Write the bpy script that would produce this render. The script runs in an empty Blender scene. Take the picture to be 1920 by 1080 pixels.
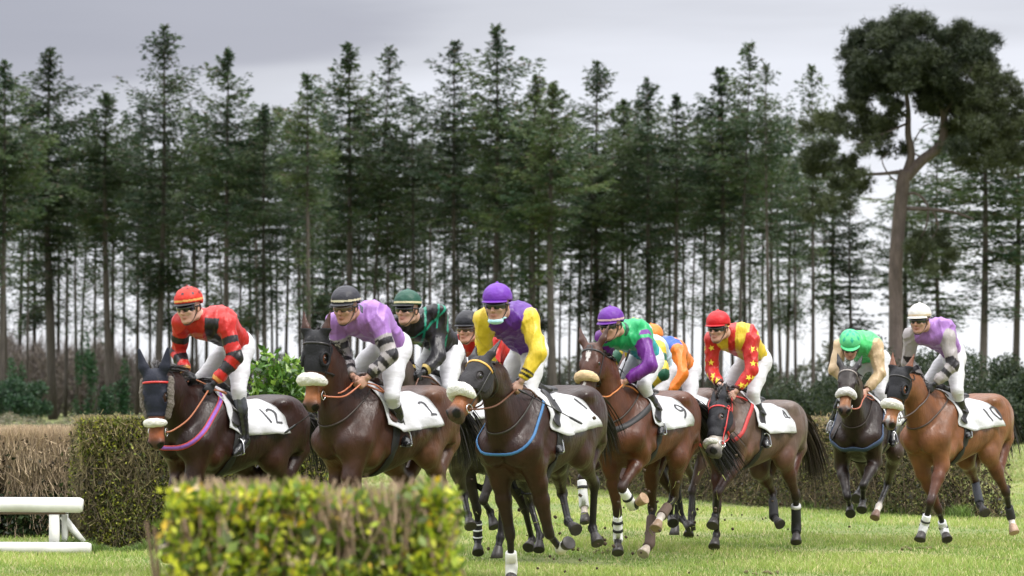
import bpy, math, random, zlib
import numpy as np
from mathutils import Vector, Matrix
from mathutils.bvhtree import BVHTree
R = math.radians
scene = bpy.context.scene
# ------------------------------------------------------------------ camera
cam_d = bpy.data.cameras.new("camera")
cam = bpy.data.objects.new("camera", cam_d)
scene.collection.objects.link(cam)
cam.location = (0, 0, 1.5)
PITCH = math.atan(205/6400)
cam.rotation_euler = (R(90)+PITCH, 0, 0)
cam_d.sensor_width = 36; cam_d.lens = 120
cam_d.clip_start = 0.5; cam_d.clip_end = 3000
cam_d.dof.use_dof = True; cam_d.dof.focus_distance = 30.5; cam_d.dof.aperture_fstop = 4.4
scene.camera = cam
# ------------------------------------------------------------------ sky: overcast, banded cloud
SUN_EL, SUN_AZ = 50, 118          # azimuth measured from +Y (away from camera) towards +X (right)
world = bpy.data.worlds.new("World"); scene.world = world; world.use_nodes = True
nt = world.node_tree; nt.nodes.clear()
def N(t, kind, **kw):
    n = t.nodes.new(kind)
    for k, v in kw.items():
        if k.startswith('i_'): n.inputs[k[2:].replace('_', ' ')].default_value = v
        else: setattr(n, k, v)
    return n
out = N(nt, 'ShaderNodeOutputWorld')
sky = N(nt, 'ShaderNodeTexSky', sky_type='NISHITA', sun_disc=False)
sky.sun_elevation = R(SUN_EL); sky.sun_rotation = R(SUN_AZ)
bg1 = N(nt, 'ShaderNodeBackground'); bg1.inputs[1].default_value = 0.08
nt.links.new(sky.outputs[0], bg1.inputs[0])
tc = N(nt, 'ShaderNodeTexCoord')
sep = N(nt, 'ShaderNodeSeparateXYZ'); nt.links.new(tc.outputs['Generated'], sep.inputs[0])
mp = N(nt, 'ShaderNodeMapping'); mp.inputs['Scale'].default_value = (3.2, 3.2, 26); mp.inputs['Location'].default_value = (1.3, .4, 2.1)
mp.inputs['Rotation'].default_value = (0, R(-3), 0)
nt.links.new(tc.outputs['Generated'], mp.inputs[0])
nz = N(nt, 'ShaderNodeTexNoise'); nz.inputs['Scale'].default_value = 1.1; nz.inputs['Detail'].default_value = 5; nz.inputs['Roughness'].default_value = .45
nt.links.new(mp.outputs[0], nz.inputs['Vector'])
# height in the sky, disturbed by the cloud noise
ad = N(nt, 'ShaderNodeMath', operation='MULTIPLY_ADD'); ad.inputs[1].default_value = .11; nt.links.new(nz.outputs[0], ad.inputs[0])
sb = N(nt, 'ShaderNodeMath', operation='ADD'); sb.inputs[1].default_value = -.055
nt.links.new(sep.outputs[2], ad.inputs[2]); nt.links.new(ad.outputs[0], sb.inputs[0])
# the bank is thicker and lower to the left
xs = N(nt, 'ShaderNodeMath', operation='MULTIPLY_ADD'); xs.inputs[1].default_value = -.16
nt.links.new(sep.outputs[0], xs.inputs[0]); nt.links.new(sb.outputs[0], xs.inputs[2])
ramp = N(nt, 'ShaderNodeValToRGB'); cr = ramp.color_ramp; cr.interpolation = 'EASE'
CR = [(0, (.66, .67, .70)), (.04, (.62, .63, .67)), (.075, (.53, .54, .59)), (.098, (.41, .415, .455)), (.118, (.29, .292, .335)), (.16, (.24, .243, .285)), (.25, (.40, .41, .45)), (.42, (.75, .76, .80)), (.7, (1.8, 1.8, 1.84)), (.9, (2.5, 2.5, 2.52))]
cr.elements[0].position = 0; cr.elements[0].color = (*CR[0][1], 1)
cr.elements[1].position = .9; cr.elements[1].color = (*CR[-1][1], 1)
for p, c in CR[1:-1]:
    e = cr.elements.new(p); e.color = (*c, 1)
nt.links.new(xs.outputs[0], ramp.inputs[0])
bg2 = N(nt, 'ShaderNodeBackground'); bg2.inputs[1].default_value = 0.92
nt.links.new(ramp.outputs[0], bg2.inputs[0])
mx = N(nt, 'ShaderNodeMixShader'); mx.inputs[0].default_value = .93
nt.links.new(bg1.outputs[0], mx.inputs[1]); nt.links.new(bg2.outputs[0], mx.inputs[2]); nt.links.new(mx.outputs[0], out.inputs[0])
# ------------------------------------------------------------------ sun behind thin cloud
sd = bpy.data.lights.new("sun", 'SUN'); sd.energy = 1.5; sd.angle = R(12); sd.color = (1, .965, .91)
sun = bpy.data.objects.new("sun", sd); scene.collection.objects.link(sun)
az, el = R(SUN_AZ), R(SUN_EL)
sdir = Vector((math.sin(az)*math.cos(el), math.cos(az)*math.cos(el), math.sin(el)))
sun.rotation_euler = sdir.to_track_quat('Z', 'Y').to_euler()
scene.view_settings.view_transform = 'Standard'; scene.view_settings.look = 'None'
scene.view_settings.exposure = 0.85; scene.view_settings.gamma = 1
# ------------------------------------------------------------------ helpers
COL = scene.collection
def tag(o, label=None, cat=None, group=None, kind=None):
    if label: o['label'] = label
    if cat: o['category'] = cat
    if group: o['group'] = group
    if kind: o['kind'] = kind
    return o
def empty(name, loc, rz=0):
    o = bpy.data.objects.new(name, None); COL.objects.link(o); o.location = loc; o.rotation_euler = (0, 0, rz)
    o.empty_display_size = .2
    return o
def mesh_np(name, V, Fc, mat=None, parent=None, colors=None, smooth=True, link=True):
    """V (n,3); Fc (m,3|4) int array or list of such arrays"""
    V = np.ascontiguousarray(V, dtype=np.float32)
    Fs = Fc if isinstance(Fc, list) else [Fc]
    Fs = [np.asarray(f, dtype=np.int32) for f in Fs if len(f)]
    me = bpy.data.meshes.new(name)
    me.vertices.add(len(V)); me.vertices.foreach_set('co', V.ravel())
    nl = sum(f.size for f in Fs); npoly = sum(len(f) for f in Fs)
    me.loops.add(nl); me.polygons.add(npoly)
    me.loops.foreach_set('vertex_index', np.concatenate([f.ravel() for f in Fs]))
    starts = []; c = 0
    for f in Fs:
        starts.append(c + np.arange(len(f))*f.shape[1]); c += f.size
    me.polygons.foreach_set('loop_start', np.concatenate(starts).astype(np.int32))
    me.polygons.foreach_set('use_smooth', np.full(npoly, smooth))
    me.update(calc_edges=True); me.validate()
    if colors is not None:
        a = me.color_attributes.new('Col', 'FLOAT_COLOR', 'POINT')
        cc = np.ones((len(V), 4), np.float32); cc[:, :3] = colors
        a.data.foreach_set('color', cc.ravel())
    if mat: me.materials.append(mat)
    if not link: return me
    o = bpy.data.objects.new(name, me); COL.objects.link(o)
    if parent: o.parent = parent
    return o
# --- materials
def pmat(name, color=(.5, .5, .5), rough=.6, attr=False, noise=0, nscale=20, bump=0, bscale=60, metal=0, sheen=0, spec=.5, coat=0, stretch=None, objrand=0, sub=0, trans=0, vary=None, bdist=.01):
    m = bpy.data.materials.new(name); m.use_nodes = True
    t = m.node_tree; b = t.nodes['Principled BSDF']
    b.inputs['Roughness'].default_value = rough; b.inputs['Metallic'].default_value = metal
    b.inputs['Specular IOR Level'].default_value = spec
    b.inputs['Sheen Weight'].default_value = sheen; b.inputs['Coat Weight'].default_value = coat
    src = None
    if attr:
        src = N(t, 'ShaderNodeVertexColor', layer_name='Col').outputs[0]
    else:
        rgb = N(t, 'ShaderNodeRGB'); rgb.outputs[0].default_value = (*color, 1); src = rgb.outputs[0]
    tcn = N(t, 'ShaderNodeTexCoord'); vec = tcn.outputs['Object']
    if stretch:
        mpn = N(t, 'ShaderNodeMapping'); mpn.inputs['Scale'].default_value = stretch
        t.links.new(vec, mpn.inputs[0]); vec = mpn.outputs[0]
    if vary:
        n2 = N(t, 'ShaderNodeTexNoise'); n2.inputs['Scale'].default_value = vary[1]; n2.inputs['Detail'].default_value = 4
        t.links.new(vec, n2.inputs['Vector'])
        mr = N(t, 'ShaderNodeMapRange'); mr.inputs[1].default_value = .38; mr.inputs[2].default_value = .62
        t.links.new(n2.outputs[0], mr.inputs[0])
        mi = N(t, 'ShaderNodeMix', data_type='RGBA'); t.links.new(mr.outputs[0], mi.inputs[0]); t.links.new(src, mi.inputs[6]); mi.inputs[7].default_value = (*vary[0], 1)
        src = mi.outputs[2]
    if noise or objrand:
        hs = N(t, 'ShaderNodeHueSaturation'); t.links.new(src, hs.inputs['Color']); val = None
        if noise:
            n1 = N(t, 'ShaderNodeTexNoise'); n1.inputs['Scale'].default_value = nscale; n1.inputs['Detail'].default_value = 5
            t.links.new(vec, n1.inputs['Vector'])
            m1 = N(t, 'ShaderNodeMapRange'); m1.inputs[1].default_value = .25; m1.inputs[2].default_value = .75
            m1.inputs[3].default_value = 1-noise; m1.inputs[4].default_value = 1+noise
            t.links.new(n1.outputs[0], m1.inputs[0]); val = m1.outputs[0]
        if objrand:
            oi = N(t, 'ShaderNodeObjectInfo')
            m2 = N(t, 'ShaderNodeMapRange'); m2.inputs[3].default_value = 1-objrand; m2.inputs[4].default_value = 1+objrand
            t.links.new(oi.outputs['Random'], m2.inputs[0])
            m3 = N(t, 'ShaderNodeMapRange'); m3.inputs[3].default_value = .5+objrand*.045; m3.inputs[4].default_value = .5-objrand*.045
            t.links.new(oi.outputs['Random'], m3.inputs[0]); t.links.new(m3.outputs[0], hs.inputs['Hue'])
            if val is None: val = m2.outputs[0]
            else:
                mm = N(t, 'ShaderNodeMath', operation='MULTIPLY'); t.links.new(val, mm.inputs[0]); t.links.new(m2.outputs[0], mm.inputs[1]); val = mm.outputs[0]
        t.links.new(val, hs.inputs['Value']); src = hs.outputs[0]
    t.links.new(src, b.inputs['Base Color'])
    if sheen: t.links.new(src, b.inputs['Sheen Tint'])
    if bump:
        n3 = N(t, 'ShaderNodeTexNoise'); n3.inputs['Scale'].default_value = bscale; n3.inputs['Detail'].default_value = 4
        t.links.new(vec, n3.inputs['Vector'])
        bp = N(t, 'ShaderNodeBump'); bp.inputs['Strength'].default_value = bump; bp.inputs['Distance'].default_value = bdist
        t.links.new(n3.outputs[0], bp.inputs['Height']); t.links.new(bp.outputs[0], b.inputs['Normal'])
    if trans:
        tr = N(t, 'ShaderNodeBsdfTranslucent'); t.links.new(src, tr.inputs[0])
        ms = N(t, 'ShaderNodeMixShader'); ms.inputs[0].default_value = trans
        o_ = [n for n in t.nodes if n.type == 'OUTPUT_MATERIAL'][0]
        t.links.new(b.outputs[0], ms.inputs[1]); t.links.new(tr.outputs[0], ms.inputs[2]); t.links.new(ms.outputs[0], o_.inputs[0])
    return m
def srgb(r, g, b):
    f = lambda c: (c/255/12.92 if c/255 <= .04045 else ((c/255+.055)/1.055)**2.4)
    return (f(r), f(g), f(b))
# --- signed distance modelling
def v3(*a): return np.array(a if len(a) > 1 else a[0], dtype=float)
def unit(a): a = np.asarray(a, float); return a/(np.linalg.norm(a)+1e-9)
class Shape:
    def __init__(s): s.p = []
    def cone(s, a, b, ra, rb, k=.03, col=None, sq=None, tg=None):
        s.p.append(('c', v3(a), v3(b), ra, rb, k, col, sq, tg)); return s
    def ball(s, a, r, k=.03, col=None, tg=None): return s.cone(a, v3(a)+[0, 0, 1e-4], r, r, k, col, None, tg)
    def ell(s, c, r, M=None, k=.03, col=None, tg=None):
        s.p.append(('e', v3(c), v3(r), np.eye(3) if M is None else np.asarray(M, float), 0, k, col, None, tg)); return s
    def fn(s, f, lo, hi, k=.03, col=None, tg=None):
        s.p.append(('f', f, v3(lo), v3(hi), 0, k, col, None, tg)); return s
def prim_box(p):
    if p[0] == 'c':
        r = max(p[3], p[4])*(1 if p[7] is None else max(1, p[7][1]))
        return np.minimum(p[1], p[2])-r, np.maximum(p[1], p[2])+r
    if p[0] == 'e': return p[1]-p[2].max(), p[1]+p[2].max()
    return p[2], p[3]
def prim_d(p, X, Y, Z):
    if p[0] == 'c':
        a, b = p[1], p[2]; ab = b-a; L = ab@ab
        px, py, pz = X-a[0], Y-a[1], Z-a[2]
        t = np.clip((px*ab[0]+py*ab[1]+pz*ab[2])/L, 0, 1)
        qx, qy, qz = px-t*ab[0], py-t*ab[1], pz-t*ab[2]
        r = p[3]+(p[4]-p[3])*t
        if p[7] is not None:
            n, f = p[7]; q = qx*n[0]+qy*n[1]+qz*n[2]; g = (1/f-1)*q
            qx, qy, qz = qx+g*n[0], qy+g*n[1], qz+g*n[2]
            return (np.sqrt(qx*qx+qy*qy+qz*qz)-r)*min(1, (1+f)/2)
        return np.sqrt(qx*qx+qy*qy+qz*qz)-r
    if p[0] == 'e':
        c, r, M = p[1], p[2], p[3]
        px, py, pz = X-c[0], Y-c[1], Z-c[2]
        k0 = 0; k1 = 0
        for i in range(3):
            u = px*M[i, 0]+py*M[i, 1]+pz*M[i, 2]; k0 = k0+(u/r[i])**2; k1 = k1+(u/r[i]**2)**2
        k0 = np.sqrt(k0); k1 = np.sqrt(k1)+1e-6
        return k0*(k0-1)/k1
    return p[1](X, Y, Z)
def bounds(sh, m):
    bb = [prim_box(p) for p in sh.p]
    return np.min([b[0] for b in bb], axis=0)-m, np.max([b[1] for b in bb], axis=0)+m
def field(sh, lo, hi, h, infl=0):
    n = np.ceil((hi-lo)/h).astype(int)+1
    ax = [(lo[i]+np.arange(n[i])*h).astype(np.float32) for i in range(3)]
    D = np.full(n, .2, np.float32)
    for p in sh.p:
        a, b = prim_box(p); m = p[5]+.05+infl
        i0 = np.maximum(((a-m-lo)/h).astype(int), 0); i1 = np.minimum(((b+m-lo)/h).astype(int)+2, n)
        if (i1 <= i0).any(): continue
        X = ax[0][i0[0]:i1[0], None, None]; Y = ax[1][None, i0[1]:i1[1], None]; Z = ax[2][None, None, i0[2]:i1[2]]
        d = prim_d(p, X, Y, Z)-infl
        S = D[i0[0]:i1[0], i0[1]:i1[1], i0[2]:i1[2]]; k = p[5]
        hh = np.maximum(k-np.abs(S-d), 0)/k
        S[...] = np.minimum(S, d)-hh*hh*k*.25
    return D, ax
def snets(D, lo, h):
    ins = D < 0; nx, ny, nz = D.shape
    cnt = np.zeros((nx-1, ny-1, nz-1), np.int8)
    for i in (0, 1):
        for j in (0, 1):
            for k in (0, 1): cnt += ins[i:nx-1+i, j:ny-1+j, k:nz-1+k]
    act = (cnt > 0) & (cnt < 8)
    I, J, K = np.nonzero(act)
    idx = np.full(act.shape, -1, np.int32); idx[I, J, K] = np.arange(len(I))
    acc = np.zeros((len(I), 3)); num = np.zeros(len(I))
    for axs in range(3):
        o = [q for q in range(3) if q != axs]
        for u in (0, 1):
            for w in (0, 1):
                a = [I.copy(), J.copy(), K.copy()]; a[o[0]] = a[o[0]]+u; a[o[1]] = a[o[1]]+w
                b = [a[0].copy(), a[1].copy(), a[2].copy()]; b[axs] = b[axs]+1
                da = D[a[0], a[1], a[2]]; db = D[b[0], b[1], b[2]]; m = (da < 0) != (db < 0)
                t = np.where(m, da/np.where(m, da-db, 1), 0)
                P = np.stack(a, 1).astype(float); P[:, axs] += t
                acc += P*m[:, None]; num += m
    V = acc/num[:, None]*h+lo
    Q = []
    for axs in range(3):
        o = [q for q in range(3) if q != axs]
        s0 = [slice(None)]*3; s1 = [slice(None)]*3; s0[axs] = slice(0, -1); s1[axs] = slice(1, None)
        A = ins[tuple(s0)]; B = ins[tuple(s1)]
        E = np.stack(np.nonzero(A != B), 1)
        ok = (E[:, o[0]] > 0) & (E[:, o[1]] > 0)
        for q in o: ok &= E[:, q] < D.shape[q]-1
        E = E[ok]
        def c(u, w):
            e = E.copy(); e[:, o[0]] -= u; e[:, o[1]] -= w
            return idx[e[:, 0], e[:, 1], e[:, 2]]
        q = np.stack([c(1, 1), c(0, 1), c(0, 0), c(1, 0)], 1)
        fl = A[E[:, 0], E[:, 1], E[:, 2]]
        if axs == 1: fl = ~fl
        q[~fl] = q[~fl][:, ::-1]
        Q.append(q)
    return V, np.concatenate(Q)
def relax(V, Q, it=1, f=.5):
    E = np.concatenate([Q[:, [0, 1]], Q[:, [1, 2]], Q[:, [2, 3]], Q[:, [3, 0]]])
    for _ in range(it):
        S = np.zeros_like(V); C = np.zeros(len(V))
        np.add.at(S, E[:, 0], V[E[:, 1]]); np.add.at(S, E[:, 1], V[E[:, 0]])
        np.add.at(C, E[:, 0], 1); np.add.at(C, E[:, 1], 1)
        V = V+f*(S/np.maximum(C, 1)[:, None]-V)
    return V
def blendcol(sh, V, sharp=.01):
    X, Y, Z = V.T
    ps = [p for p in sh.p if p[6] is not None]
    best = np.full(len(V), 9.); acc = np.zeros((len(V), 3)); W = np.zeros(len(V)); Ds = []
    for p in ps:
        d = prim_d(p, X, Y, Z); Ds.append(d); best = np.minimum(best, d)
    for p, d in zip(ps, Ds):
        w = np.exp(-np.clip((d-best)/sharp, 0, 30)); acc += w[:, None]*np.asarray(p[6]); W += w
    return acc/W[:, None]
def wob(X, Y, Z, s, seed=0):
    a = seed*1.7
    return (np.sin(s*(X*1.0+Y*.6)+a)*np.sin(s*(Y*1.1-Z*.7)+a*2)+np.sin(s*(Z*1.3+X*.5)*1.3+a*3)*np.sin(s*(Y-X)*.9+a)) * .5
def tube_np(P, r, sides=8, flat=None):
    """tube along points P with radii r (scalar or list); flat=(normal list, factor)"""
    P = np.asarray(P, float); n = len(P); r = np.broadcast_to(np.asarray(r, float), (n,))
    T = np.gradient(P, axis=0); T /= np.linalg.norm(T, axis=1)[:, None]+1e-9
    up = np.array([0, 0, 1.]) if abs(T[0][2]) < .9 else np.array([1., 0, 0])
    V = []; 
    a = np.cross(T[0], up); a /= np.linalg.norm(a)
    for i in range(n):
        a = a-T[i]*(a@T[i]); a /= np.linalg.norm(a)+1e-9; b = np.cross(T[i], a)
        for k in range(sides):
            th = 2*math.pi*k/sides
            V.append(P[i]+r[i]*(math.cos(th)*a+math.sin(th)*b))
    V = np.array(V); Q = []
    for i in range(n-1):
        for k in range(sides):
            k2 = (k+1) % sides
            Q.append((i*sides+k, i*sides+k2, (i+1)*sides+k2, (i+1)*sides+k))
    c0 = len(V); V = np.vstack([V, P[0], P[-1]])
    T3 = [(c0, (k+1) % sides, k) for k in range(sides)]+[(c0+1, (n-1)*sides+k, (n-1)*sides+(k+1) % sides) for k in range(sides)]
    return V, np.array(Q), np.array(T3)
class Acc:
    """collects pieces of ONE part"""
    def __init__(s): s.V = []; s.F = {3: [], 4: []}; s.n = 0; s.C = []
    def add(s, V, *Fs, col=None):
        V = np.asarray(V, float)
        for f in Fs:
            f = np.asarray(f, int)
            if len(f): s.F[f.shape[1]].append(f+s.n)
        s.V.append(V); s.n += len(V)
        if col is not None: s.C.append(np.broadcast_to(np.asarray(col, float), (len(V), 3)))
        return s
    def build(s, name, mat, parent=None, smooth=True, link=True):
        Fs = [np.concatenate(s.F[k]) for k in (4, 3) if s.F[k]]
        return mesh_np(name, np.concatenate(s.V), Fs, mat, parent, np.concatenate(s.C) if s.C else None, smooth, link)
def tube(name, P, r, mat, parent, sides=8):
    return Acc().add(*tube_np(P, r, sides)).build(name, mat, parent)
def spline(P, n=8):
    P = np.asarray(P, float); m = len(P)
    out_ = []
    for i in range(m-1):
        p0 = P[max(i-1, 0)]; p1 = P[i]; p2 = P[i+1]; p3 = P[min(i+2, m-1)]
        for t in np.arange(n)/n:
            out_.append(.5*((2*p1)+(-p0+p2)*t+(2*p0-5*p1+4*p2-p3)*t*t+(-p0+3*p1-3*p2+p3)*t**3))
    out_.append(P[-1]); return np.array(out_)
def ribbon_np(P, Nn, w, th):
    """flat strap: centre line P, surface normals Nn, width w, thickness th; closed section"""
    P = np.asarray(P, float); n = len(P); T = np.gradient(P, axis=0)
    w = np.broadcast_to(w, (n,))
    V = []
    for i in range(n):
        nn = unit(Nn[i]); s = unit(np.cross(T[i], nn))*w[i]/2
        V += [P[i]-s, P[i]+s, P[i]+s*.9+nn*th, P[i]-s*.9+nn*th]
    Q = []
    for i in range(n-1):
        for k in range(4): Q.append((i*4+k, i*4+(k+1) % 4, i*4+4+(k+1) % 4, i*4+4+k))
    Q += [(0, 3, 2, 1), ((n-1)*4, (n-1)*4+1, (n-1)*4+2, (n-1)*4+3)]
    return np.array(V), np.array(Q)
def box_np(lo, hi):
    x0, y0, z0 = lo; x1, y1, z1 = hi
    V = [(x0, y0, z0), (x1, y0, z0), (x1, y1, z0), (x0, y1, z0), (x0, y0, z1), (x1, y0, z1), (x1, y1, z1), (x0, y1, z1)]
    return np.array(V, float), np.array([(0, 3, 2, 1), (4, 5, 6, 7), (0, 1, 5, 4), (1, 2, 6, 5), (2, 3, 7, 6), (3, 0, 4, 7)])
def star_poly(c, r, ex, ey, inner=.42, rot=0):
    P = []
    for i in range(10):
        a = math.pi/2+rot+i*math.pi/5; q = r if i % 2 == 0 else r*inner
        P.append(c+ex*q*math.cos(a)+ey*q*math.sin(a))
    return P
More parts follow.
